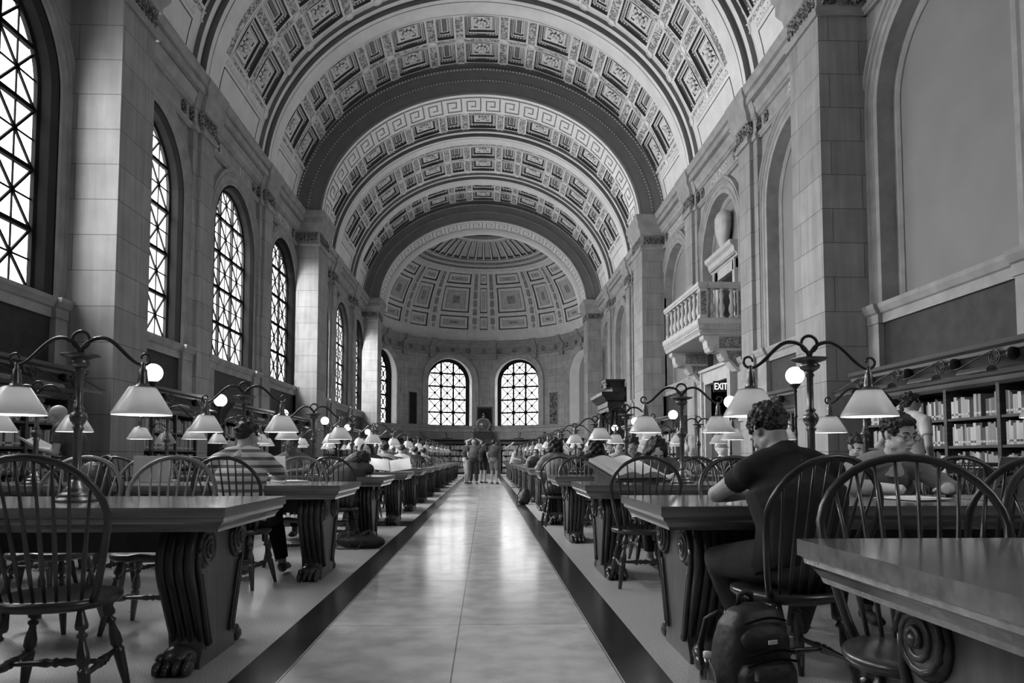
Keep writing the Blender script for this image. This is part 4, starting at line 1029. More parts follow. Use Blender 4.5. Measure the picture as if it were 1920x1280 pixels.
w = MB(); w.box(-.21, .21, -.03, .03, -.14, .14); e = w.build('exit_sign', M['exit_bg']); e.location = (6.13, 17.95, 2.82); tag(e, 'small dark sign with lit EXIT letters hanging in the doorway', 'sign')
text_mesh('EXIT', .24, .003, 'letters', M['exit_tx'], e, Matrix.Translation((-.03, -.034, -.005)) @ Matrix.Rotation(PI/2, 4, 'X'), .68)
w = MB(); w.add([(.145, -.034, .05), (.19, -.034, 0), (.145, -.034, -.05), (.145, -.034, -.03), (.165, -.034, 0), (.145, -.034, .03)], [(5,4,3,2,1,0)]); w.build('arrow', M['exit_tx'], e)
# upper door and vase in the niche over the balcony
w = MB(); yc = 18.65
for a, b, c, d, x in ((yc-.85, yc-.58, 4.35, 6.1, 6.50), (yc+.58, yc+.85, 4.35, 6.1, 6.50), (yc-.85, yc+.85, 5.85, 6.12, 6.50)): w.box(x, 6.655, a, b, c, d, 0); 
for a, b in ((yc-.85, yc-.78), (yc+.78, yc+.85)): w.box(6.46, 6.5, a, b, 4.35, 6.12, 0)
w.prism([(6.65, 6.12), (6.48, 6.12), (6.46, 6.2), (6.40, 6.24), (6.38, 6.36), (6.30, 6.42), (6.28, 6.52), (6.65, 6.52)], lambda u, v, y: (u, y, v), yc-1.05, yc+1.05, 0)
for k in range(26): y = yc-.98+1.96*(k+.5)/26; w.box(6.40, 6.46, y-.022, y+.022, 6.16, 6.22)
w.box(6.63, 6.65, yc-.58, yc+.58, 4.35, 5.85, 1)
struct(w.build('door_2', [M['marble'], M['black']], fixn=True), 'upper doorway behind the balcony with a projecting cornice')
w = MB(); U = [(.02, 0), (.10, .04), (.22, .2), (.33, .45), (.37, .62), (.38, .7), (.35, .74), (.38, .78), (.36, .92), (.30, .96), (.30, 1.0)]
w.lathe([(r, z) for r, z in U], (0, 0, 0), 28)
w.v = [(x*.5*(1+.05*math.cos(14*math.atan2(y, x))), y*(1+.05*math.cos(14*math.atan2(y, x))), z) for x, y, z in w.v]
o = w.build('urn', M['marble']); o.location = (6.48, yc, 6.53); tag(o, 'fluted stone urn standing on the cornice above the balcony door', 'urn')
# dark marble portal in the fifth bay on the right
t = thing('portal', 'dark carved marble portal with columns and a broken top', 'portal', (6.4, 32.4, 0))
R_p = lambda w: setattr(w, 'v', [(x-6.4, y-32.4, z) for x, y, z in w.v]) or w
for ya_, yb_ in ((31.1, 31.6), (33.2, 33.7)): w = MB(); w.box(5.45, 6.38, ya_, yb_, 0, .9); w.box(5.9, 6.38, ya_+.05, yb_-.05, .9, 3.3); R_p(w).build('plinth', M['dmarble'], t)
for y in (31.35, 33.45):
    for x in (5.62, 5.85):
        w = MB(); w.lathe([(.12, .9), (.12, .96), (.09, 1.0), (.085, 2.6), (.09, 2.7), (.14, 2.85), (.13, 3.0), (.16, 3.05)], (x, y, 0), 12)
        for k in range(9): w.ball((x+.11*math.cos(k*.7), y+.11*math.sin(k*.7), 2.78+.08*(k % 2)), .045, 6, 4)
        R_p(w).build('column', M['dmarble'], t)
w = MB()
for y0, y1 in ((31.05, 33.75),):
    rg_ = [[(6.38, y0-d, z), (5.5-d, y0-d, z), (5.5-d, y1+d, z), (6.38, y1+d, z)] for d, z in ((0, 3.05), (.02, 3.2), (.06, 3.24), (.05, 3.45), (.14, 3.5), (.2, 3.6), (.34, 3.72), (.36, 3.85), (.0, 3.9))]
    w.loft(rg_, smooth=False)
R_p(w).build('entablature', M['dmarble'], t, fixn=True)
w = MB(); w.box(5.75, 6.38, 31.5, 33.3, 3.9, 4.15); w.box(5.55, 6.38, 31.9, 32.9, 4.15, 4.42); w.box(5.5, 6.38, 31.8, 33.0, 4.42, 4.52)
for y in (31.9, 32.9): w.ball((5.6, y, 4.28), .11, 8, 6)
R_p(w).build('crest', M['dmarble'], t)
# busts on pedestals before the right wall
def bust(x, y, rz, lab, sc=1.0):
    t = thing('bust', lab, 'bust', (x, y, 0), rz)
    p = MB(); p.box(-.2, .2, -.2, .2, 0, .08); p.box(-.16, .16, -.16, .16, .08, .92); p.box(-.2, .2, -.2, .2, .92, 1.0); p.build('pedestal', M['marble'], t)
    b = MB(); b.lathe([(.12, 1.0), (.12, 1.03), (.07, 1.06), (.06, 1.1), (.09, 1.14)], seg=14)
    b.ball((0, 0, 1.27), (.21, .12, .15), 14, 10); b.tube([(0, 0, 1.3), (0, .01, 1.45), (0, .02, 1.5)], [.09, .06, .06], 12)
    b.ball((0, .02, 1.61), (.078, .098, .115), 16, 12); b.ball((0, .05, 1.53), (.055, .065, .05), 12, 8); b.ball((0, .118, 1.59), (.014, .022, .028), 8, 6)
    for k in range(22): a = k*2.4; z = 1.62+.085*(k/22); r = .085*math.sqrt(max(.05, 1-((z-1.61)/.12)**2)); b.ball((r*math.cos(a), .0+r*math.sin(a)*1.1 if math.sin(a) < .5 else 0, z), .028, 6, 5)
    for e in (-1, 1): b.ball((e*.078, .01, 1.6), (.012, .022, .032), 8, 6)
    bm = organic(b, .011, 3); o = bpy.data.objects.new('figure', bm); bm.materials.append(M['bust']); COL.objects.link(o); o.parent = t
    return t
def organic(mbd, vox, it=3, fac=.5):
    me = mbd.mesh('tmp', []) if False else bpy.data.meshes.new('tmp')
    me.from_pydata([tuple(v) for v in mbd.v], [], mbd.f)
    b = bmesh.new(); b.from_mesh(me); bmesh.ops.recalc_face_normals(b, faces=b.faces); b.to_mesh(me); b.free()
    o = bpy.data.objects.new('tmp', me); COL.objects.link(o)
    r = o.modifiers.new('r', 'REMESH'); r.mode = 'VOXEL'; r.voxel_size = vox; r.use_smooth_shade = True
    if it: s_ = o.modifiers.new('s', 'SMOOTH'); s_.iterations = it; s_.factor = fac
    bpy.context.view_layer.update()
    m2 = bpy.data.meshes.new_from_object(o.evaluated_get(bpy.context.evaluated_depsgraph_get()))
    bpy.data.objects.remove(o); bpy.data.meshes.remove(me); m2.materials.clear()
    return m2
bust(5.75, 16.9, PI/2+.3, 'white plaster bust beside the exit doorway, nearer of the two busts')
bust(5.95, 20.75, PI/2+.2, 'white plaster bust past the exit doorway, farther of the two busts')
# ---- apse: bookcases, door, clock, picture, tablets
RB = 5.35
def apse_case(a0, a1, lab):
    am = (a0+a1)/2; t = thing('apse_bookcase', lab, 'bookcase', ap(am, RB, 0), 0, 'bookcases around the apse'); c = Vector(ap(am, RB, 0))
    def sec(r0, r1, z0, z1, b0, b1, name, m):
        w = MB(); n = max(1, int((b1-b0)/.06))
        rings = [[Vector(ap(b0+(b1-b0)*k/n, r, z))-c for r, z in ((r0, z0), (r0, z1), (r1, z1), (r1, z0))] for k in range(n+1)]
        w.loft(rings, smooth=False); return w.build(name, m, t, fixn=True)
    sec(RA-.03, RA-.01, 0, 2.0, a0, a1, 'back_panel', M['oak'])
    for z in (.1, .45, .8, 1.15, 1.5): sec(RB+.05, RA-.03, z-.03, z, a0, a1, 'shelf', M['oak'])
    n = max(2, round((a1-a0)*RB/.95))
    for k in range(n+1): b = a0+(a1-a0)*k/n; sec(RB, RA-.03, 0, 1.9, b-.006, b+.006, 'upright', M['oak'])
    sec(RB-.08, RA-.01, 1.86, 2.0, a0, a1, 'cornice', M['oak']); sec(RB-.2, RA-.01, 2.0, 2.12, a0, a1, 'cornice_top', M['black'])
    st = MB()
    for z in (.1, .45, .8, 1.15, 1.5):
        b = a0+.02
        while b < a1-.02:
            th = R8.choice((.04, .05, .06, .07)); h = R8.uniform(.2, .3); m_ = R8.choice((0, 0, 0, 1, 1, 2, 3)); da = th/RB
            if abs(((b-a0) % ((a1-a0)/n))) > .012:
                p = [ap(b, RB+.08, 0), ap(b+da*.92, RB+.08, 0), ap(b+da*.92, RB+.3, 0), ap(b, RB+.3, 0)]
                st.add([(x, y, z) for x, y, _ in p]+[(x, y, z+h) for x, y, _ in p], [(0,3,2,1),(4,5,6,7),(0,1,5,4),(1,2,6,5),(2,3,7,6),(3,0,4,7)], m_)
            b += da
    tag(st.build('shelved_books', mb_light), lab.replace('oak bookcase', 'rows of pale books'), 'books', kind='stuff')
apse_case(-80*D, -45*D, 'oak bookcase curving round the far left of the apse'); apse_case(-44*D, -11.5*D, 'oak bookcase in the apse left of its doorway')
apse_case(11.5*D, 44*D, 'oak bookcase in the apse right of its doorway'); apse_case(45*D, 80*D, 'oak bookcase curving round the far right of the apse')
w = MB(); yb = YA+RA-.5; w.box(-1.1, 1.1, yb, yb+.3, 1.86, 2.12, 0); w.box(-1.1, -.9, yb, yb+.3, 0, 1.9, 0); w.box(.9, 1.1, yb, yb+.3, 0, 1.9, 0); w.box(-.9, .9, yb+.2, yb+.25, 0, 1.9, 1); w.box(-.02, .02, yb+.17, yb+.2, 0, 1.9, 0)
struct(w.build('door_3', [M['oak'], mat('door_dark_panel', .03, .4, noise=.5, nscale=5)]), 'dark panelled double door in the middle of the apse')
# small lamps over the apse shelves
for k, a in enumerate((-46, -26, 26, 46)):
    w = MB(); x, y, _ = ap(a*D, RB-.2, 0); w.tube([(x, y, 2.13), (x, y, 2.45), (x*.97, y-.12, 2.5), (x*.95, y-.3, 2.3), (x*.95, y-.35, 2.17)], .02, 6); w.ball((x, y, 2.5), .06, 8, 6); w.box(x*.95-.3, x*.95+.3, y-.42, y-.3, 2.14, 2.2)
    tag(w.build('shelf_lamp', M['arm']), 'dark shelf lamp on the apse cornice, %s of four counted from the left' % ORD[k], 'lamp', 'shelf lamps over the apse bookcases')
# clock
t = thing('clock', 'round ornate bronze clock standing over the apse door', 'clock', (0, yb+.12, 2.12))
w = MB(); w.box(-.62, .62, -.12, .12, 0, .45); 
w.build('case', M['wood_dark'], t)
Rx = Matrix.Rotation(PI/2, 3, 'X'); w = MB(); w.lathe([(.0, .02), (.33, .02), (.36, .08), (.42, .09), (.45, .05), (.45, -.1), (.0, -.1)], (0, -.05, .92), 32, 0, M=Rx); w.build('rim', M['gilt'], t)
w = MB(); w.lathe([(.0, .028), (.33, .028), (.33, .02)], (0, -.05, .92), 32, 0, M=Rx); dl = w.build('dial', mat('clock_dial', .16, .3, metal=.4), t)
w = MB()
for k in range(12):
    a = k*PI/6; w.obox(Matrix.Translation((.28*math.sin(a), -.082, .92+.28*math.cos(a))) @ Matrix.Rotation(a, 4, 'Y'), .02, .006, .07)
w.build('hour_marks', M['white'], dl)
for a, L in ((2.75, .2), (2.35, .27)):
    w = MB(); w.obox(Matrix.Translation((L/2*math.sin(a), -.09, .92+L/2*math.cos(a))) @ Matrix.Rotation(a, 4, 'Y'), .025, .006, L); w.build('hand', M['black'], t)
w = MB()
for e in (-1, 1):
    w.tube([(e*.2, -.06, .5), (e*.38, -.06, .52), (e*.5, -.06, .62), (e*.6, -.06, .55), (e*.68, -.06, .46), (e*.78, -.06, .5), (e*.74, -.06, .58)], .045, 8); w.ball((e*.55, -.08, .68), .08, 8, 6); w.ball((e*.3, -.08, .52), .09, 8, 6)
w.ball((0, -.06, 1.42), .09, 10, 8); w.ball((0, -.06, 1.6), (.06, .06, .08), 10, 8); w.ball((.06, -.06, 1.5), .05, 8, 6); w.build('ornament', M['gilt'], t)
w = MB(); yy = YA+RA-.12; w.box(-.34, .5, yy-.04, yy+.04, 3.2, 4.1, 1); w.box(-.42, .58, yy-.02, yy+.05, 3.1, 4.2, 0)
tag(w.build('picture_frame', [M['oak'], M['black']]), 'dark framed picture on the apse wall behind the clock', 'picture')
for s, lab, m_ in ((-1, 'tall plain black tablet on the apse wall left of the windows', M['black']), (1, 'tall patterned dark tablet on the apse wall right of the windows', relief('tapestry', .22, 9, .05, .01))):
    w = MB(); w.box(-.28, .28, -.03, .03, -.95, .95, 0); w.box(-.33, .33, 0, .04, -1.0, 1.0, 1)
    o = w.build('wall_tablet', [m_, M['stone_mould']]); x, y, _ = ap(s*47*D, RA-.06, 0); o.location = (x, y, 4.0); o.rotation_euler = (0, 0, -s*47*D); tag(o, lab, 'wall tablet')
# reading lamps with scrolled arms along the cornices of the foremost bookcases
def scroll_lamp(s, x, y, z, lab):
    t = thing('cornice_lamp', lab, 'lamp', (s*x, y, z), PI, 'scrolled lamps on the bookcase cornices'); s = -s   # turned so the scroll runs away down the hall
    w = MB(); w.lathe([(.0, .0), (.07, .0), (.075, .02), (.05, .05), (.04, .09), (.02, .13), (.015, .17)], seg=14, M=Matrix.Rotation(PI/2, 3, 'X') if True else None); w.build('mount', M['arm'], t)
    w = MB(); pts = [(0, -.16, 0)]
    for k in range(34): th = k*.42; r = .025+.075*k/34; pts.append((0, -.30+r*math.cos(th)*1.0, .0+r*math.sin(th)))
    pts += [(-s*.03, -.42, .04), (-s*.1, -.52, -.02), (-s*.16, -.66, -.09), (-s*.2, -.74, -.10)]
    w.tube(pts, .0085, 6); w.build('arm', M['arm'], t)
    w = MB(); n = 8; a_ = [(.065*math.cos(PI*k/n), .065*math.sin(PI*k/n)) for k in range(n+1)]
    w.loft([[(-s*.16+u, y_, -.17+v) for u, v in a_] for y_ in (-.62, -.12)], closed=False); w.build('trough_shade', M['brass'], t); return t
for s in (-1, 1):
    for k, y in enumerate((9.9, 8.95, 8.0, 7.05)): 
        scroll_lamp(s, 5.74, y+.3, 2.13, 'scrolled bronze lamp on the foremost %s bookcase cornice, %s from its far end' % (side(s), ORD[k]))
    for j, (a, b, nm) in enumerate(spans[1:4]):
        if s > 0 and j == 1: continue
        for k, y in enumerate((a+.9, a+2.3)): scroll_lamp(s, 5.74, y, 2.13, 'scrolled bronze cornice lamp, %s wall, %s, %s one' % (side(s), nm.replace(' past the big pier', ' after the pier'), ('near', 'far')[k]))
# ================================================================= PEOPLE
SK = {g: mat('skin_%d' % int(g*100), g, .5, noise=.08, nscale=12, spec=.4) for g in (.42, .34, .24, .12)}
CL = {}
def cloth(g, stripes=False):
    k = (g, stripes)
    if k not in CL:
        m = mat('cloth', g, .85, noise=.15, nscale=14, bump=.25, bscale=9, spec=.2)
        if stripes:
            nt = m.node_tree; b = nt.nodes['Principled BSDF']; ge = nt.nodes.new('ShaderNodeTexCoord'); sp = nt.nodes.new('ShaderNodeSeparateXYZ'); nt.links.new(ge.outputs['Object'], sp.inputs[0])
            a = nt.nodes.new('ShaderNodeMath'); a.operation = 'MULTIPLY'; a.inputs[1].default_value = 15.5; nt.links.new(sp.outputs[2], a.inputs[0])
            f_ = nt.nodes.new('ShaderNodeMath'); f_.operation = 'FRACT'; nt.links.new(a.outputs[0], f_.inputs[0])
            g_ = nt.nodes.new('ShaderNodeMath'); g_.operation = 'GREATER_THAN'; g_.inputs[1].default_value = .6; nt.links.new(f_.outputs[0], g_.inputs[0])
            r = nt.nodes.new('ShaderNodeMapRange'); r.inputs[3].default_value = g; r.inputs[4].default_value = .13; nt.links.new(g_.outputs[0], r.inputs[0]); nt.links.new(r.outputs[0], b.inputs['Base Color'])
        CL[k] = m
    return CL[k]
HAIR = mat('dark_hair', .012, .45, noise=.5, nscale=60, bump=1.0, bscale=55, spec=.5); HAIRG = mat('grey_hair', .3, .6, bump=.6, bscale=50)
EYEW = mat('eye_white', .6, .3); SOLE = mat('shoe', .03, .5)
def V3(*a): return Vector(a)
def fram(f, u=(0,0,1)):
    f = Vector(f).normalized(); r = f.cross(Vector(u)); r = r.normalized() if r.length > 1e-5 else Vector((1,0,0)); uu = r.cross(f)
    return Matrix((r, f, uu)).transposed()     # columns: right, forward, up
def head_parts(w, c, R):
    P = lambda x, y, z: c + R @ Vector((x, y, z))
    w.ball(P(0, -.012, .03), (.076, .096, .088), 20, 14, M=R)           # cranium
    w.ball(P(0, .022, -.018), (.066, .074, .085), 18, 12, M=R)          # face
    w.ball(P(0, .045, -.078), (.040, .042, .032), 14, 10, M=R)          # chin
    for e in (-1, 1):
        w.ball(P(e*.048, .012, -.055), (.020, .045, .032), 10, 8, M=R)  # jaw corner
        w.ball(P(e*.040, .070, -.022), (.022, .020, .020), 10, 8, M=R)  # cheek
        w.ball(P(e*.030, .080, .026), (.027, .014, .009), 10, 6, M=R)   # brow
        w.ball(P(e*.077, -.008, -.006), (.009, .019, .030), 10, 8, M=R) # ear
        w.ball(P(e*.082, -.014, .006), (.007, .016, .018), 8, 6, M=R)
    w.tube([P(0, .084, .018), P(0, .099, -.008), P(0, .110, -.030), P(0, .098, -.040)], [.010, .011, .014, .008], 10)
    for e in (-1, 1): w.ball(P(e*.012, .096, -.034), (.009, .010, .008), 8, 6, M=R)
    w.ball(P(0, .090, -.058), (.022, .010, .006), 10, 6, M=R); w.ball(P(0, .088, -.068), (.019, .010, .006), 10, 6, M=R)
def hand_parts(w, wr, d, n, curl=.5, sidex=1):
    """wr wrist, d pointing direction, n palm normal (palm faces n)"""
    d = Vector(d).normalized(); n = Vector(n); n = (n-d*n.dot(d)).normalized(); s_ = d.cross(n)*sidex
    Rm = Matrix((s_, d, n)).transposed()
    w.ball(wr+d*.048, (.040, .052, .016), 14, 8, M=Rm)
    w.ball(wr+d*.03+s_*.022, (.02, .035, .018), 10, 6, M=Rm)
    L = (.070, .078, .072, .058)
    for i in range(4):
        b = wr+d*.088+s_*(.029-.0195*i); dd = d.copy(); pts = [b-d*.02]; p = b
        for j in range(3):
            pts.append(p.copy()); a = curl*(.6+.25*i/3)*(.7+.5*j); dd = (d*math.cos(a*(j+.6)*.8)+n*math.sin(a*(j+.6)*.8)).normalized(); p = p+dd*L[i]*(.45, .31, .24)[j]
        pts.append(p); w.tube(pts, [.010, .0095, .009, .0085, .0065], 8)
        w.ball(pts[-1], .0066, 8, 6)
    b = wr+d*.02+s_*.032; w.tube([b-s_*.012, b+d*.012+s_*.012, b+d*.036+s_*.022+n*.012*curl*2, b+d*.058+s_*.022+n*.026*curl*2], [.012, .0125, .0105, .008], 8)
def torso_rings(P, C, N, sh, fwd, g=0.0, scale=1.0, low=-.05, bulk=0):
    """pelvis P, chest C, neck base N, shoulder half width sh"""
    sec = [(low, .150, .105), (.0, .165, .118), (.22, .155, .108), (.45, .150, .104), (.70, .168, .118), (.88, .178, .118), (1.0, .165, .10), (1.10, .12, .08), (1.20, .062, .06)]
    if bulk: sec = [(t, rx*(1+bulk*(1 if t < .95 else .3)), ry*(1+bulk*(1 if t < .95 else .3))) for t, rx, ry in sec]
    rings = []; rt_ = Vector((sh[1]-sh[0])).normalized()
    r0 = Vector((1, 0, 0)) if rt_.length < .5 else rt_
    for t, rx, ry in sec:
        if t <= 1: a = P.lerp(C, min(t, 1)) if t < .5 else P.lerp(C, t)
        else: a = C.lerp(N, (t-1)/.2)
        bow = .035*math.sin(PI*min(1, max(0, t)))   # back rounds a little
        up_ = (C-P).normalized() if t < 1 else (N-C).normalized(); f_ = up_.cross(r0) * -1; f_ = f_.normalized()
        if f_.dot(fwd) < 0: f_ = -f_
        k = sh[2]/.19
        rings.append([a - f_*bow + r0*(rx*k*scale+g)*math.cos(q)*(1) + f_*(ry*scale+g)*math.sin(q) for q in [2*PI*i/20 for i in range(20)]])
    return rings
def make_person(label, loc, rz, p, vox=.012):
    """p: pose dictionary in metres, local x right, y forward, z up"""
    t = thing('person', label, 'person', loc, rz)
    g = lambda k, d=None: (Vector(p[k]) if k in p and not isinstance(p[k], (int, float, bool)) else p.get(k, d))
    P, C, N, H = g('pelvis'), g('chest'), g('neck'), g('head')
    shw = p.get('sw', .185); tilt = p.get('shtilt', (0, 0)); r0 = Vector((math.cos(p.get('tw', 0)), math.sin(p.get('tw', 0)), 0)); fwd = Vector((-r0.y, r0.x, 0))
    S = [C+(N-C)*.5 - r0*shw, C+(N-C)*.5 + r0*shw]
    sh = (S[0], S[1], shw)
    yaw, pit, rol = p.get('look', (0, 0, 0)); R = (Matrix.Rotation(yaw, 3, 'Z') @ Matrix.Rotation(pit, 3, 'X') @ Matrix.Rotation(rol, 3, 'Y'))
    body = MB(); body.loft(torso_rings(P, C, N, sh, fwd))
    body.tube([N-(H-N)*.45, N, N.lerp(H, .45), H+R @ Vector((0, -.02, -.03))], [.085, .066, .058, .058], 14)
    for sh_ in S: body.tube([sh_.lerp(N, -.05), sh_.lerp(N, .55)+Vector((0, 0, .012)), N.lerp(H, .25)], [.05, .058, .04], 10)
    head_parts(body, H, R)
    legs = []
    hips = [P-r0*.09, P+r0*.09]
    for i, sd in enumerate('LR'):
        e, w_ = g('elbow'+sd), g('wrist'+sd)
        body.ball(S[i], .062, 12, 8)
        if e is not None:
            body.tube([S[i].lerp(Vector(C), .25), S[i], S[i].lerp(e, .35), S[i].lerp(e, .8), e, e.lerp(w_, .25), e.lerp(w_, .7), w_], [.055, .054, .049, .041, .042, .043, .033, .027], 12)
            body.ball(e, .043, 10, 8)
            hd = p.get('hand'+sd, ((w_-e).normalized(), (0, 0, -1), .5)); hand_parts(body, w_, hd[0], hd[1], hd[2], 1 if sd == 'L' else -1)
        k, a = g('knee'+sd), g('ankle'+sd)
        if k is not None:
            body.tube([hips[i], hips[i].lerp(k, .3), hips[i].lerp(k, .85), k, k.lerp(a, .3), k.lerp(a, .8), a], [.088, .085, .062, .058, .056, .040, .038], 12); body.ball(k, .06, 10, 8)
            fd = Vector(p.get('foot', (0, 1, 0))); body.tube([a, a+Vector((0, 0, -.05)), a+fd*.09+Vector((0, 0, -.055))], [.038, .04, .03], 10)
    me = organic(body, vox, 3 if vox < .01 else 2, .5); me.materials.append(SK[p.get('skin', .34)]); o = bpy.data.objects.new('figure', me); COL.objects.link(o); o.parent = t
    bodyo = o
    # shirt
    sg = p.get('shirt', .1); st = MB(); st.loft(torso_rings(P, C, C.lerp(N, .95), sh, fwd, .014, 1.02, p.get('hem', -.12), p.get('bulk', .06)))
    for sh_ in S: st.tube([sh_, sh_.lerp(N, .5)+Vector((0, 0, .014)), N.lerp(H, .04)], [.066, .072, .066], 12)
    sl = p.get('sleeve', .62)
    for i, sd in enumerate('LR'):
        e, w_ = g('elbow'+sd), g('wrist'+sd); st.ball(S[i], .070, 12, 8)
        if e is not None:
            pts = [S[i].lerp(Vector(C), .3), S[i], S[i].lerp(e, .35*min(1, sl)/.62), S[i].lerp(e, min(1, sl))]; rr = [.068, .066, .060, .059 if sl < 1 else .052]
            if sl > 1: q = (sl-1); pts += [e.lerp(w_, q*.5), e.lerp(w_, q)]; rr += [.052, .040]
            st.tube(pts, rr, 14)
    if p.get('collar'): 
        st.tube([N-(H-N)*.1, N+(H-N)*.36], [.088, .076], 18)
    me = organic(st, max(vox, .009), 2, .5); me.materials.append(cloth(sg, p.get('stripes', False))); q = bpy.data.objects.new('shirt', me); COL.objects.link(q); q.parent = t
    if p.get('stripes'): pass
    # trousers or shorts
    if g('kneeL') is not None:
        tr = MB(); tl = p.get('trouser', 1.9)
        tr.loft(torso_rings(P, P+(C-P)*.35, P+(C-P)*.45, (S[0], S[1], .19), fwd, .012, 1.04, -.12)[:5]); tr.ball(P+Vector((0, -.03, -.02)), (.175, .13, .11), 16, 10)
        for i, sd in enumerate('LR'):
            k, a = g('knee'+sd), g('ankle'+sd)
            pts = [hips[i], hips[i].lerp(k, .4), hips[i].lerp(k, min(1, tl))]; rr = [.105, .10, .078]
            if tl > 1: pts += [k.lerp(a, .3), k.lerp(a, tl-1)]; rr += [.072, .058]
            tr.tube(pts, rr, 14)
        me = organic(tr, max(vox, .011), 2, .5); me.materials.append(cloth(p.get('pants', .04))); q = bpy.data.objects.new('trousers', me); COL.objects.link(q); q.parent = t
        for i, sd in enumerate('LR'):
            a = g('ankle'+sd); fd = Vector(p.get('foot', (0, 1, 0))); s_ = MB(); F_ = fram(fd)
            s_.ball(a+fd*.06+Vector((0, 0, -.055+.018)), (.045, .125, .034), 14, 8, M=F_); s_.ball(a+Vector((0, 0, -.03)), (.045, .055, .045), 12, 8, M=F_); s_.ball(a+fd*.13+Vector((0, 0, -.05)), (.046, .05, .026), 12, 8, M=F_)
            m2 = organic(s_, max(vox, .01), 1, .4); m2.materials.append(mat('shoe_cloth', p.get('shoes', .05), .6)); q = bpy.data.objects.new('shoe', m2); COL.objects.link(q); q.parent = t
    # hair
    hk = p.get('hair', 'short')
    if hk != 'bald':
        hw = MB(); Pp = lambda x, y, z: H + R @ Vector((x, y, z)); rr = random.Random(int(H.z*1000)+int(loc[0]*100))
        hw.ball(Pp(0, -.025, .042), (.084, .094, .086), 18, 12, M=R); hw.ball(Pp(0, -.055, .004), (.070, .054, .062), 14, 10, M=R)
        n = 110 if vox < .01 else 18
        for k in range(n):
            u = k/n; a = k*2.4; zz = .045+.085*(1-u*1.5); r_ = math.sqrt(max(0, 1-((zz-.042)/.09)**2))
            x, y = .083*r_*math.cos(a), -.025+.094*r_*math.sin(a)
            if y > .055 and zz < .075: continue
            hw.ball(Pp(x*(1+rr.uniform(0, .08)), y*(1+rr.uniform(0, .06)), zz+rr.uniform(-.006, .01)), rr.uniform(.010, .017) if vox < .01 else .018, 6, 5)
        if p.get('top'): hw.ball(Pp(0, .035, .092), (.062, .055, .032), 12, 8, M=R)
        if hk == 'long':
            for k in range(9): a = PI*(1.0+ (k/8))+0; x, y = .078*math.cos(a), -.03+.075*math.sin(a); hw.tube([Pp(x, y, .03), Pp(x*1.15, y*1.1, -.08), Pp(x*1.2, y*1.0, -.19), Pp(x*1.0, y*.9, -.28)], [.034, .036, .032, .018], 8)
            for e in (-1, 1): hw.tube([Pp(e*.05, .05, .085), Pp(e*.086, .02, .0), Pp(e*.095, .0, -.12), Pp(e*.09, .0, -.24)], [.026, .026, .03, .016], 8)
        if hk == 'curly':
            for k in range(26): a = k*2.4; zz = .12-.22*k/26; hw.ball(Pp(.095*math.cos(a), -.03+.09*math.sin(a) if math.sin(a) < .4 else 0, zz), .036, 7, 5)
        if hk == 'bun': hw.ball(Pp(0, -.12, .06), .045, 10, 8)
        m3 = organic(hw, max(.006, vox*.8), 1, .4); m3.materials.append(HAIRG if p.get('grey') else HAIR); q = bpy.data.objects.new('hair', m3); COL.objects.link(q); q.parent = t
    if p.get('face', False):
        ew, bw = MB(), MB()
        for e in (-1, 1):
            ew.ball(H+R @ Vector((e*.031, .081, .006)), (.0135, .008, .0065), 12, 8, 0, M=R); ew.ball(H+R @ Vector((e*.031, .0875, .004)), (.006, .003, .0058), 8, 6, 1, M=R)
            ew.ball(H+R @ Vector((e*.031, .083, .0125)), (.0155, .009, .0045), 10, 6, 2, M=R)
            bw = MB(); bw.tube([H+R @ Vector((e*.013, .094, .028)), H+R @ Vector((e*.032, .094, .035)), H+R @ Vector((e*.054, .08, .028))], [.004, .0046, .0025], 6); bw.build('eyebrow', HAIR, t)
        q = ew.build('eyes', [EYEW, M['black'], SK[p.get('skin', .34)]]); q.parent = t
        mo = MB(); mo.tube([H+R @ Vector((x, .0985-abs(x)*.35, -.0625)) for x in (-.022, -.01, 0, .01, .022)], .0028, 6); q = mo.build('mouth_line', SK[.12]); q.parent = t
    if p.get('glasses'):
        gw = MB()
        for e in (-1, 1):
            c = Vector((e*.034, .105, .004)); n = 16
            gw.tube([H+R @ (c+Vector((.024*math.cos(2*PI*k/n), 0, .019*math.sin(2*PI*k/n)))) for k in range(n+1)], .0016, 5)
            gw.tube([H+R @ Vector((e*.058, .104, .010)), H+R @ Vector((e*.080, .06, .012)), H+R @ Vector((e*.084, -.005, .008))], .0016, 5)
        gw.tube([H+R @ Vector((-.010, .105, .008)), H+R @ Vector((.010, .105, .008))], .0016, 5); q = gw.build('glasses', M['black']); q.parent = t
    if p.get('earphone'):
        gw = MB(); gw.ball(H+R @ Vector((p['earphone']*.088, .006, -.01)), .008, 8, 6); gw.tube([H+R @ Vector((p['earphone']*.088, .01, -.015)), H+R @ Vector((p['earphone']*.08, .05, -.10)), N+Vector((p['earphone']*.04, .08, -.05))], .0018, 5); gw.build('earphone', M['white'], t)
    return t
def inv(loc, rz, d):
    """turn world coordinates in a pose into the local frame"""
    Mi = (Matrix.Translation(loc) @ Matrix.Rotation(rz, 4, 'Z')).inverted(); out = {}
    for k, v in d.items():
        if k in ('pelvis', 'chest', 'neck', 'head', 'elbowL', 'elbowR', 'wristL', 'wristR', 'kneeL', 'kneeR', 'ankleL', 'ankleR'): out[k] = Mi @ Vector(v)
        else: out[k] = v
    return out
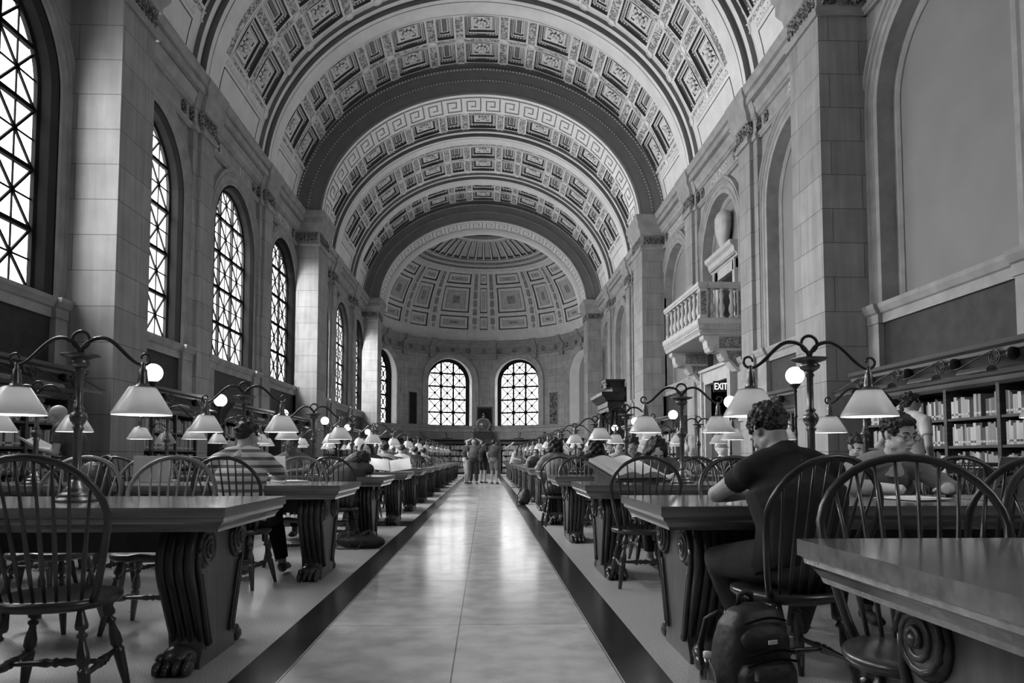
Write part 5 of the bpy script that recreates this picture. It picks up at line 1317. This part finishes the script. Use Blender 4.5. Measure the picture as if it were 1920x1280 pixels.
# --- the man in the dark polo shirt (world coordinates)
L = (1.58, 3.0, 0)
make_person('man in dark polo shirt seen from behind, elbows on the table at right', L, 0, inv(L, 0, dict(
    pelvis=(1.54, 3.14, .575), chest=(1.58, 3.27, .90), neck=(1.565, 3.33, 1.02), head=(1.53, 3.43, 1.155), sw=.205, look=(.30, -.75, 0), tw=.12, bulk=.17,
    elbowL=(1.29, 3.50, .85), wristL=(1.53, 3.60, .85), handL=((1, .2, 0), (0, 0, -1), .5), elbowR=(1.80, 3.55, .86), wristR=(1.66, 3.72, .85), handR=((-1, .3, 0), (0, 0, -1), .5),
    kneeL=(1.27, 3.42, .54), ankleL=(1.48, 3.55, .11), kneeR=(1.74, 3.46, .52), ankleR=(1.80, 3.80, .10), foot=(.1, .99, 0), shirt=.022, pants=.05, collar=1, hair='short', skin=.34, sleeve=.44, shoes=.3, hem=-.14)), .0072)
L = (2.62, 4.6, 0)
make_person('man with round glasses and earphones looking down at papers, facing the camera', L, PI, inv(L, PI, dict(
    pelvis=(2.66, 4.72, .56), chest=(2.66, 4.48, .90), neck=(2.66, 4.34, 1.015), head=(2.655, 4.25, 1.165), sw=.20, look=(.18, -.25, 0), face=1, glasses=1, earphone=1, top=1,
    elbowR=(2.38, 4.26, .85), wristR=(2.56, 4.06, .845), handR=((.6, -1, 0), (0, 0, -1), .35), elbowL=(2.96, 4.26, .85), wristL=(2.80, 4.05, .845), handL=((-.5, -1, 0), (0, 0, -1), .35),
    kneeL=(2.78, 4.34, .50), ankleL=(2.80, 4.40, .10), kneeR=(2.52, 4.34, .50), ankleR=(2.50, 4.40, .10), foot=(0, 1, 0), shirt=.22, pants=.05, hair='short', skin=.42, bulk=.16, sleeve=1.5)), .0066)
L = (4.97, 8.0, 0)
make_person('bearded man in a white T-shirt standing by the right bookcase, hand on hip', L, -1.3, dict(
    pelvis=(0, 0, .95), chest=(0, .0, 1.36), neck=(0, .01, 1.5), head=(0, .04, 1.64), sw=.215, look=(-.2, -.08, 0), elbowL=(-.38, -.05, 1.17), wristL=(-.24, .08, 1.0), elbowR=(.33, -.08, 1.16), wristR=(.2, .1, 1.0),
    kneeL=(-.1, .02, .5), ankleL=(-.1, 0, .09), kneeR=(.1, .02, .5), ankleR=(.1, 0, .09), shirt=.55, pants=.06, face=1, skin=.34, top=1), .011)
L = (3.84, 7.0, 0)
make_person('person with swept back hair sitting low behind the man with glasses', L, PI, dict(
    pelvis=(0, -.25, .55), chest=(0, -.12, .88), neck=(0, -.06, 1.0), head=(0, 0, 1.13), look=(0, -.45, 0), elbowL=(-.3, .12, .85), wristL=(-.12, .3, .85), elbowR=(.3, .12, .85), wristR=(.12, .3, .85), shirt=.2, top=1, face=1, skin=.42), .011)
# --- left block
L = (-1.83, 6.05, 0)
make_person('person in a striped T-shirt seen from behind at the second table, left', L, 0, inv(L, 0, dict(
    pelvis=(-1.81, 5.93, .575), chest=(-1.85, 6.02, .93), neck=(-1.86, 6.05, 1.065), head=(-1.845, 6.12, 1.21), sw=.20, look=(-.5, -.25, 0), glasses=1,
    elbowL=(-2.10, 6.16, .87), wristL=(-1.98, 6.22, 1.10), handL=((.3, -.3, 1), (.8, 0, 0), .5), elbowR=(-1.60, 6.34, .87), wristR=(-1.72, 6.44, .86), handR=((-.5, 1, 0), (0, 0, -1), .4),
    kneeL=(-1.94, 6.44, .50), ankleL=(-1.92, 6.34, .10), kneeR=(-1.70, 6.44, .50), ankleR=(-1.64, 6.5, .10), shirt=.52, stripes=True, pants=.02, hair='short', top=1, skin=.34, sleeve=.75, shoes=.12, hem=-.16)), .010)
def sitter(s_, k_, e_, i_, lab, **k):
    ch = special[(s_, k_, e_, i_, 'o')]; rz = ch.rotation_euler.z; x = ch.location.x-math.sin(rz)*.03; y = ch.location.y+math.cos(rz)*.03
    d = dict(pelvis=(0, -.08, .575), chest=(0, .0, .93), neck=(0, .05, 1.05), head=(0, .10, 1.185), look=(0, -.35, 0), elbowL=(-.27, .26, .86), wristL=(-.08, .38, .855), elbowR=(.27, .26, .86), wristR=(.08, .38, .855),
             kneeL=(-.11, .30, .54), ankleL=(-.11, .28, .1), kneeR=(.11, .3, .54), ankleR=(.11, .28, .1), shirt=.08, pants=.03, face=(abs(rz) > 2), skin=.34)
    d.update(k); v = .014 if y < 11 else .02
    return make_person(lab, (x, y, 0), rz, d, v)
sitter(-1, 2, 1, 1, 'dark skinned man with glasses sitting behind the white laptop, left block', skin=.12, glasses=1, shirt=.12)
L = (-1.42, 8.35, 0)
make_person('person with long hair slumped over the table edge, head on arm, left block', L, 0, inv(L, 0, dict(
    pelvis=(-1.55, 8.42, .55), chest=(-1.47, 8.74, .84), neck=(-1.42, 8.82, .93), head=(-1.36, 8.86, .98), look=(-1.2, -.9, .5), hair='long', shirt=.06, elbowR=(-1.22, 8.80, .86), wristR=(-1.30, 9.0, .855), elbowL=(-1.75, 8.9, .86), wristL=(-1.5, 9.02, .86),
    kneeL=(-1.68, 8.78, .5), ankleL=(-1.66, 8.5, .1), kneeR=(-1.42, 8.78, .5), ankleR=(-1.40, 8.45, .1), pants=.04, skin=.42, shoes=.35, sleeve=.8)), .013)
L = (-4.42, 8.2, 0)
make_person('bald man with glasses in a dark shirt standing by the left pier reading a book', L, PI/2+.1, dict(
    pelvis=(0, 0, .90), chest=(0, .06, 1.28), neck=(0, .12, 1.38), head=(0, .19, 1.49), sw=.19, look=(0, -.45, 0), elbowL=(-.24, .1, 1.08), wristL=(-.12, .32, 1.12), handL=((.2, 1, .2), (.6, 0, .5), .6), elbowR=(.24, .1, 1.08), wristR=(.12, .32, 1.12), handR=((-.2, 1, .2), (-.6, 0, .5), .6),
    kneeL=(-.1, .02, .48), ankleL=(-.1, 0, .09), kneeR=(.1, .02, .48), ankleR=(.1, 0, .09), shirt=.09, pants=.10, face=1, glasses=1, hair='bald', skin=.42), .011)
sitter(-1, 3, 1, 0, 'young woman with long dark hair facing the camera in the left block', hair='long', skin=.42, shirt=.05)
sitter(-1, 4, -1, 0, 'man seen from behind at the fifth table on the left, pale shirt', shirt=.3)
sitter(-1, 5, -1, 0, 'reader in a light shirt bent over the sixth table on the left', shirt=.4, look=(0, -.7, 0))
sitter(-1, 5, 1, 1, 'reader in grey facing the aisle end of the sixth table on the left', shirt=.2)
sitter(-1, 6, -1, 0, 'dark haired reader from behind at the seventh table on the left', shirt=.03)
sitter(-1, 7, -1, 0, 'reader in a mid grey shirt from behind at the eighth table on the left', shirt=.18)
sitter(-1, 7, 1, 2, 'reader facing forward at the eighth table on the left', shirt=.25)
# --- right block
sitter(1, 3, -1, 0, 'curly haired woman in a grey top from behind, nearer the aisle of two', hair='curly', shirt=.2, look=(-.3, -.2, 0))
sitter(1, 3, -1, 1, 'curly haired woman in a black top from behind beside her friend in grey', hair='curly', shirt=.02, look=(.3, -.2, 0))
sitter(1, 1, 1, 0, 'long haired woman bowing her head over the second table on the right', hair='long', look=(0, -.9, 0), shirt=.12, head=(0, .14, 1.10), neck=(0, .06, 1.0), chest=(0, 0, .9), skin=.42)
sitter(1, 3, 1, 1, 'short haired man facing the camera at the fourth table on the right', shirt=.35, skin=.34)
sitter(1, 2, 1, 1, 'dark haired reader with bowed head at the third table on the right', shirt=.08, look=(0, -.8, 0))
sitter(1, 5, -1, 0, 'reader in a pale top from behind at the sixth table on the right', shirt=.4)
sitter(1, 5, 1, 1, 'reader in black facing forward at the sixth table on the right', shirt=.03)
sitter(1, 7, 1, 0, 'reader facing forward at the eighth table on the right', shirt=.3)
# --- standing group in the aisle
def stand(x, y, rz, lab, **k):
    d = dict(pelvis=(0, 0, .93), chest=(0, 0, 1.32), neck=(0, .01, 1.45), head=(0, .03, 1.58), elbowL=(-.26, -.03, 1.12), wristL=(-.25, .08, .9), elbowR=(.26, -.03, 1.12), wristR=(.25, .08, .9), kneeL=(-.1, .02, .49), ankleL=(-.11, 0, .09), kneeR=(.1, .02, .49), ankleR=(.11, 0, .09), shirt=.02, pants=.03, face=1)
    d.update(k); return make_person(lab, (x, y, 0), rz, d, .02)
stand(-.58, 27.6, -1.2, 'man in a black T-shirt and pale shorts standing at the left of the group', pants=.3, trouser=.9, look=(.2, .2, 0))
stand(-.30, 27.4, -.2, 'person in grey with both hands on their head standing in the aisle group', shirt=.09, pants=.03, hair='short', grey=1, elbowL=(-.30, .05, 1.62), wristL=(-.12, .02, 1.72), elbowR=(.30, .05, 1.62), wristR=(.12, .02, 1.72), handL=((1, 0, .3), (0, 0, -1), .3), handR=((-1, 0, .3), (0, 0, -1), .3), look=(0, .3, 0))
stand(.04, 28.2, -.7, 'bearded man in a black top and dark shorts third in the aisle group', pants=.03, trouser=.9, look=(-.2, .2, 0))
stand(.47, 27.3, -.5, 'man in dark T-shirt and grey shorts raising his arm to point', shirt=.05, pants=.14, trouser=.9, elbowR=(.45, .12, 1.34), wristR=(.66, .16, 1.52), handR=((1, 0, .8), (0, 1, 0), .2), look=(-.3, .3, 0))
stand(1.22, 25.6, PI+.6, 'dark haired woman in a white top bending by the right tables', shirt=.5, pants=.05, hair='long', pelvis=(0, -.1, .8), chest=(0, .1, 1.08), neck=(0, .16, 1.2), head=(0, .2, 1.33), elbowL=(-.24, .22, .98), wristL=(-.15, .42, .95), elbowR=(.24, .22, .98), wristR=(.15, .42, .95), kneeL=(-.1, .08, .45), kneeR=(.1, .08, .45))
# ================================================================= BAGS, BOOKS, LAPTOPS
BAGM = mat('black_nylon', .012, .55, bump=.5, bscale=14, spec=.5); BAG2 = mat('dark_grey_nylon', .02, .6, bump=.3, bscale=30)
def soft(name, w, m, parent, vox=.008, it=4): 
    me = organic(w, vox, it, .5); me.materials.append(m); o = bpy.data.objects.new(name, me); COL.objects.link(o); o.parent = parent; return o
# backpack on the floor beside the man in the polo shirt
t = thing('backpack', 'black backpack with zipped pockets standing on the floor beside the chair', 'backpack', (1.22, 2.90, 0), .35)
w = MB(); w.loft([[(sx*math.copysign(abs(math.cos(a))**.6, math.cos(a))+lean, sy*math.copysign(abs(math.sin(a))**.6, math.sin(a)), z) for a in [2*PI*k/24 for k in range(24)]] for sx, sy, z, lean in ((.10, .07, .0, 0), (.155, .10, .02, 0), (.165, .11, .10, .0), (.16, .105, .2, .004), (.15, .10, .3, .01), (.135, .085, .37, .015), (.10, .06, .42, .02), (.04, .02, .445, .02))]); soft('main_pocket', w, BAGM, t)
w = MB(); w.ball((.165, 0, .12), (.03, .07, .11), 12, 8); soft('side_pocket', w, BAG2, t)
w = MB(); w.loft([[(sx*math.copysign(abs(math.cos(a))**.55, math.cos(a)), -.10+sy*math.copysign(abs(math.sin(a))**.7, math.sin(a)), z) for a in [2*PI*k/20 for k in range(20)]] for sx, sy, z in ((.09, .03, .015), (.13, .052, .03), (.135, .055, .12), (.13, .052, .2), (.11, .035, .235))]); soft('front_pocket', w, BAG2, t)
w = MB(); w.ball((.005, -.075, .315), (.115, .045, .065), 16, 12); soft('upper_pocket', w, BAG2, t)
w = MB()
for z, y, L_ in ((.235, -.135, .12), (.27, -.13, .11), (.385, -.095, .10)): w.tube([(-L_+2*L_*k/12, y-.012*math.sin(PI*k/12), z+.02*math.sin(PI*k/12)) for k in range(13)], .005, 6)
w.build('zip', M['iron'], t)
w = MB()
for x, z in ((-.10, .225), (.11, .26), (.06, .38)): w = MB(); w.box(x-.004, x+.004, -.165, -.15, z-.035, z); w.build('zip_pull', M['gilt'], t)
w = MB(); w.tube([(-.035, .02, .43), (-.03, .02, .47), (0, .02, .485), (.03, .02, .47), (.035, .02, .43)], .009, 6, flat=1.6); w.build('grab_handle', BAGM, t)
for e in (-1, 1):
    w = MB(); w.tube([(e*.07, .09, .40), (e*.09, .15, .36), (e*.11, .17, .25), (e*.12, .14, .12), (e*.13, .09, .05)], .022, 8, flat=.5); w.build('shoulder_strap', BAG2, t)
w = MB(); w.box(-.03, .01, -.149, -.143, .315, .33); w.build('label_patch', M['white'], t)
t = thing('water_bottle', 'clear plastic water bottle standing against the black backpack', 'bottle', (1.03, 2.84, 0))
w = MB(); w.lathe([(.028, 0), (.032, .01), (.032, .05), (.029, .055), (.032, .06), (.032, .17), (.030, .19), (.014, .225), (.013, .245)], seg=20); w.build('bottle_body', glassy('clear_plastic', .8, .22, .75), t)
w = MB(); w.lathe([(.0335, .07), (.0335, .15)], seg=20); w.build('label_band', mat('bottle_label', .3, .5, noise=.5, nscale=40), t)
w = MB(); w.lathe([(.016, .245), (.016, .268), (.0, .268)], seg=16); w.build('cap', M['white'], t)
# bags on the left side
t = thing('handbag', 'slouched black bag lying on the floor beside the left tables near the aisle', 'bag', (-1.30, 8.30, 0), -.1)
w = MB(); w.ball((0, 0, .08), (.25, .13, .085), 20, 12); w.ball((-.12, 0, .12), (.12, .09, .09), 14, 10); w.ball((.18, .02, .07), (.14, .10, .07), 14, 10); w.tube([(.05, 0, .13), (.14, 0, .2), (.2, 0, .1)], [.05, .02, .04], 8); soft('bag_body', w, BAGM, t)
w = MB(); w.tube([(-.14, -.09, .18), (-.2, -.13, .1), (-.25, -.14, .03), (-.16, -.17, .012), (.05, -.16, .012), (.1, -.12, .1)], .009, 6); w.build('strap', BAG2, t)
t = thing('backpack', 'dark rucksack hanging on a chair back in the left block', 'backpack', (-2.74, 5.42, 0), -.5)
w = MB(); w.ball((0, 0, .80), (.17, .09, .20), 18, 12); w.ball((0, -.08, .74), (.12, .05, .12), 14, 10); soft('main_pocket', w, BAGM, t)
w = MB(); w.tube([(-.1, .02, .95), (-.08, .1, 1.02), (.0, .12, 1.04), (.08, .1, 1.02), (.1, .02, .95)], .012, 6); w.build('strap', BAG2, t)
t = thing('backpack', 'black rucksack slumped on the floor at the aisle side of the right tables', 'backpack', (1.0, 15.9, 0), .3)
w = MB(); w.ball((.02, 0, .14), (.14, .12, .16), 16, 12); w.ball((.04, 0, .27), (.09, .08, .08), 16, 12); w.ball((-.08, -.08, .07), (.10, .08, .07), 12, 10); soft('main_pocket', w, BAGM, t, .014)
w = MB(); w.tube([(-.1, -.1, .36), (-.2, -.14, .2), (-.22, -.15, .02)], .015, 6); w.build('strap', BAG2, t)
t = thing('handbag', 'black bag standing on the end of the sixth table on the right', 'bag', (1.32, TY[5]-.1, TZ), .1)
w = MB(); w.ball((0, 0, .13), (.22, .12, .13), 16, 12); w.box(-.2, .2, -.09, .09, .0, .15); soft('bag_body', w, BAGM, t, .014)
w = MB(); w.tube([(-.12, 0, .24), (-.1, 0, .34), (.1, 0, .34), (.12, 0, .24)], .01, 6); w.build('handle', BAGM, t)
# laptops
def laptop(x, y, rz, lab, g, tilt=.25, stickers=False):
    t = thing('laptop', lab, 'laptop', (x, y, TZ), rz, None); m = mat('laptop_shell', g, .4, metal=.2)
    w = MB(); w.box(-.165, .165, -.01, .22, .002, .018); w.build('keyboard_base', m, t)
    w = MB(); Rm = Matrix.Translation((0, 0, .018)) @ Matrix.Rotation(-tilt if False else tilt, 4, 'X'); w.obox(Rm @ Matrix.Translation((0, 0, .112)), .33, .008, .224); ld = w.build('lid', m, t)
    if stickers:
        w = MB(); rr = random.Random(5)
        for (cx, cz, n_) in ((-.10, .15, 7), (-.11, .08, 4)):
            for k in range(n_): w.obox(Rm @ Matrix.Translation((cx+rr.uniform(-.025, .025), -.0052, cz+rr.uniform(-.025, .025))) @ Matrix.Rotation(rr.uniform(0, 3), 4, 'Y'), rr.uniform(.02, .05), .001, .008)
        w.build('sticker', M['black'], ld)
        w = MB(); w.add([Rm @ Vector((.012+.02*math.cos(2*PI*k/20), -.0055, .11+.02*math.sin(2*PI*k/20))) for k in range(20)], [tuple(range(20))]); w.add([Rm @ Vector((.018+.007*math.cos(2*PI*k/8), -.0055, .137+.007*math.sin(2*PI*k/8))) for k in range(8)], [tuple(range(8))]); w.build('lid_emblem', M['white'], ld)
    return t
laptop(2.98, 3.72, .12, 'grey laptop with dark stickers and a pale round emblem on its lid', .20, .3, True)
laptop(-1.72, 6.62, -.9, 'white laptop standing open on the second table on the left', .6, .05)
laptop(-2.9, 6.75, .2, 'pale laptop open behind the hanging rucksack in the left block', .5, .1)
# papers and books on the tables
def sheets(x, y, rz, lab, n=3, sx=.21, sy=.29, z=None):
    w = MB(); rr = random.Random(int(x*100)+int(y*10))
    for k in range(n): w.obox(Matrix.Translation((rr.uniform(-.06, .06), rr.uniform(-.04, .04), .002+.003*k)) @ Matrix.Rotation(rr.uniform(-.4, .4), 4, 'Z'), sx, sy, .002)
    o = w.build('paper_sheets', M['white']); o.location = (x, y, TZ); o.rotation_euler = (0, 0, rz); tag(o, lab, 'papers'); return o
sheets(2.52, 3.88, .2, 'white sheets spread on the table before the man with glasses', 4)
sheets(1.68, 3.98, .4, 'notes lying on the table in front of the man in the polo shirt', 3)
sheets(3.35, 3.70, .9, 'loose white papers at the right edge beside the stickered laptop', 3)
def open_book(x, y, rz, lab, sx=.24, sy=.34, th=.035, stand=0):
    t = thing('open_book', lab, 'book', (x, y, TZ), rz); Rm = Matrix.Rotation(.34, 4, 'X') if stand else Matrix.Identity(4)
    off = Matrix.Translation((0, 0, .12 if stand else .001))
    for e in (-1, 1):
        w = MB(); n = 20
        top = [(e*sx*k/n, th*(.55+.6*math.sin(PI*min(1, (k/n)*1.15))*.8)) for k in range(n+1)]
        poly = top + [(e*sx, .006), (0, .006)]
        w.prism(poly, lambda u, v, s_: off @ Rm @ Vector((u, s_, v)), -sy/2, sy/2); w.build('pages', M['paper'], t, fixn=True)
    w = MB(); w.prism([(-sx-.01, 0), (sx+.01, 0), (sx+.01, .006), (-sx-.01, .006)], lambda u, v, s_: off @ Rm @ Vector((u, s_, v)), -sy/2-.008, sy/2+.008); w.build('cover', M['wood_dark'], t, fixn=True)
    if stand:
        b = thing('book_stand', 'sloping wooden stand under the big open volume, second table right', 'book stand', (x, y, TZ), rz)
        w = MB(); w.obox(off @ Rm @ Matrix.Translation((0, 0, -.012)), sx*2+.08, sy+.06, .016); w.build('board', M['wood_panel'], b)
        w = MB()
        for e in (-1, 1): w.prism([(-sy/2+.04, 0), (sy/2*.8, 0), (sy/2*.8, .165), (-sy/2+.04, .035)], lambda u, v, s_: (s_, u, v), e*sx*.8-.01, e*sx*.8+.01)
        w.build('support', M['wood_panel'], b, fixn=True)
    return t
open_book(1.38, 6.22, .5, 'large open volume on a sloping stand on the second table, right', .26, .42, .06, 1)
open_book(-1.42, TY[4]-.15, .2, 'open broadsheet sized volume on the fifth table, left of the aisle', .30, .42, .03, 0)
open_book(-2.5, TY[2]+.1, .1, 'open book lying on the third table in the left block', .15, .22, .03)
open_book(2.45, TY[2]+.1, -.1, 'open book on the third table in the right block', .15, .22, .03)
open_book(2.55, TY[3]+.1, .1, 'open book on the fourth table in the right block', .15, .22, .03)
open_book(-1.5, TY[7]-.1, .1, 'open book on the eighth table in the left block', .17, .24, .03)
open_book(1.5, TY[7]+.1, .1, 'open book on the eighth table in the right block', .17, .24, .03)
t = thing('newspaper', 'large newspaper tilted up on the fourth table, left of the aisle', 'newspaper', (-1.38, TY[3]-.05, TZ+.02), .2)
w = MB(); w.obox(Matrix.Translation((-.17, 0, .10)) @ Matrix.Rotation(.5, 4, 'X') @ Matrix.Rotation(.12, 4, 'Y'), .34, .36, .006); w.obox(Matrix.Translation((.17, 0, .09)) @ Matrix.Rotation(.5, 4, 'X') @ Matrix.Rotation(-.16, 4, 'Y'), .34, .36, .006); w.build('page', M['white'], t)
# book in the bald man's hands
t = thing('held_book', 'pale open book held by the bald man by the left pier', 'book', (-4.84, 8.17, 1.18), PI/2)
w = MB(); w.obox(Matrix.Translation((-.085, 0, .0)) @ Matrix.Rotation(.25, 4, 'Y') @ Matrix.Rotation(.5, 4, 'X'), .17, .24, .02); w.obox(Matrix.Translation((.085, 0, .0)) @ Matrix.Rotation(-.25, 4, 'Y') @ Matrix.Rotation(.5, 4, 'X'), .17, .24, .02); w.build('pages', M['paper'], t)
# dark drum bin at the right edge
t = thing('bin', 'tall dark drum with a wide rim at the right edge behind the chairs', 'bin', (5.12, 7.0, 0))
w = MB(); w.lathe([(.17, 0), (.19, .02), (.21, .9), (.205, .92), (.0, .92)], seg=24); w.build('drum', BAGM, t)
w = MB(); w.lathe([(.235, .94), (.245, .955), (.235, .975), (.0, .98)], seg=24); w.build('lid', M['wood_dark'], t)
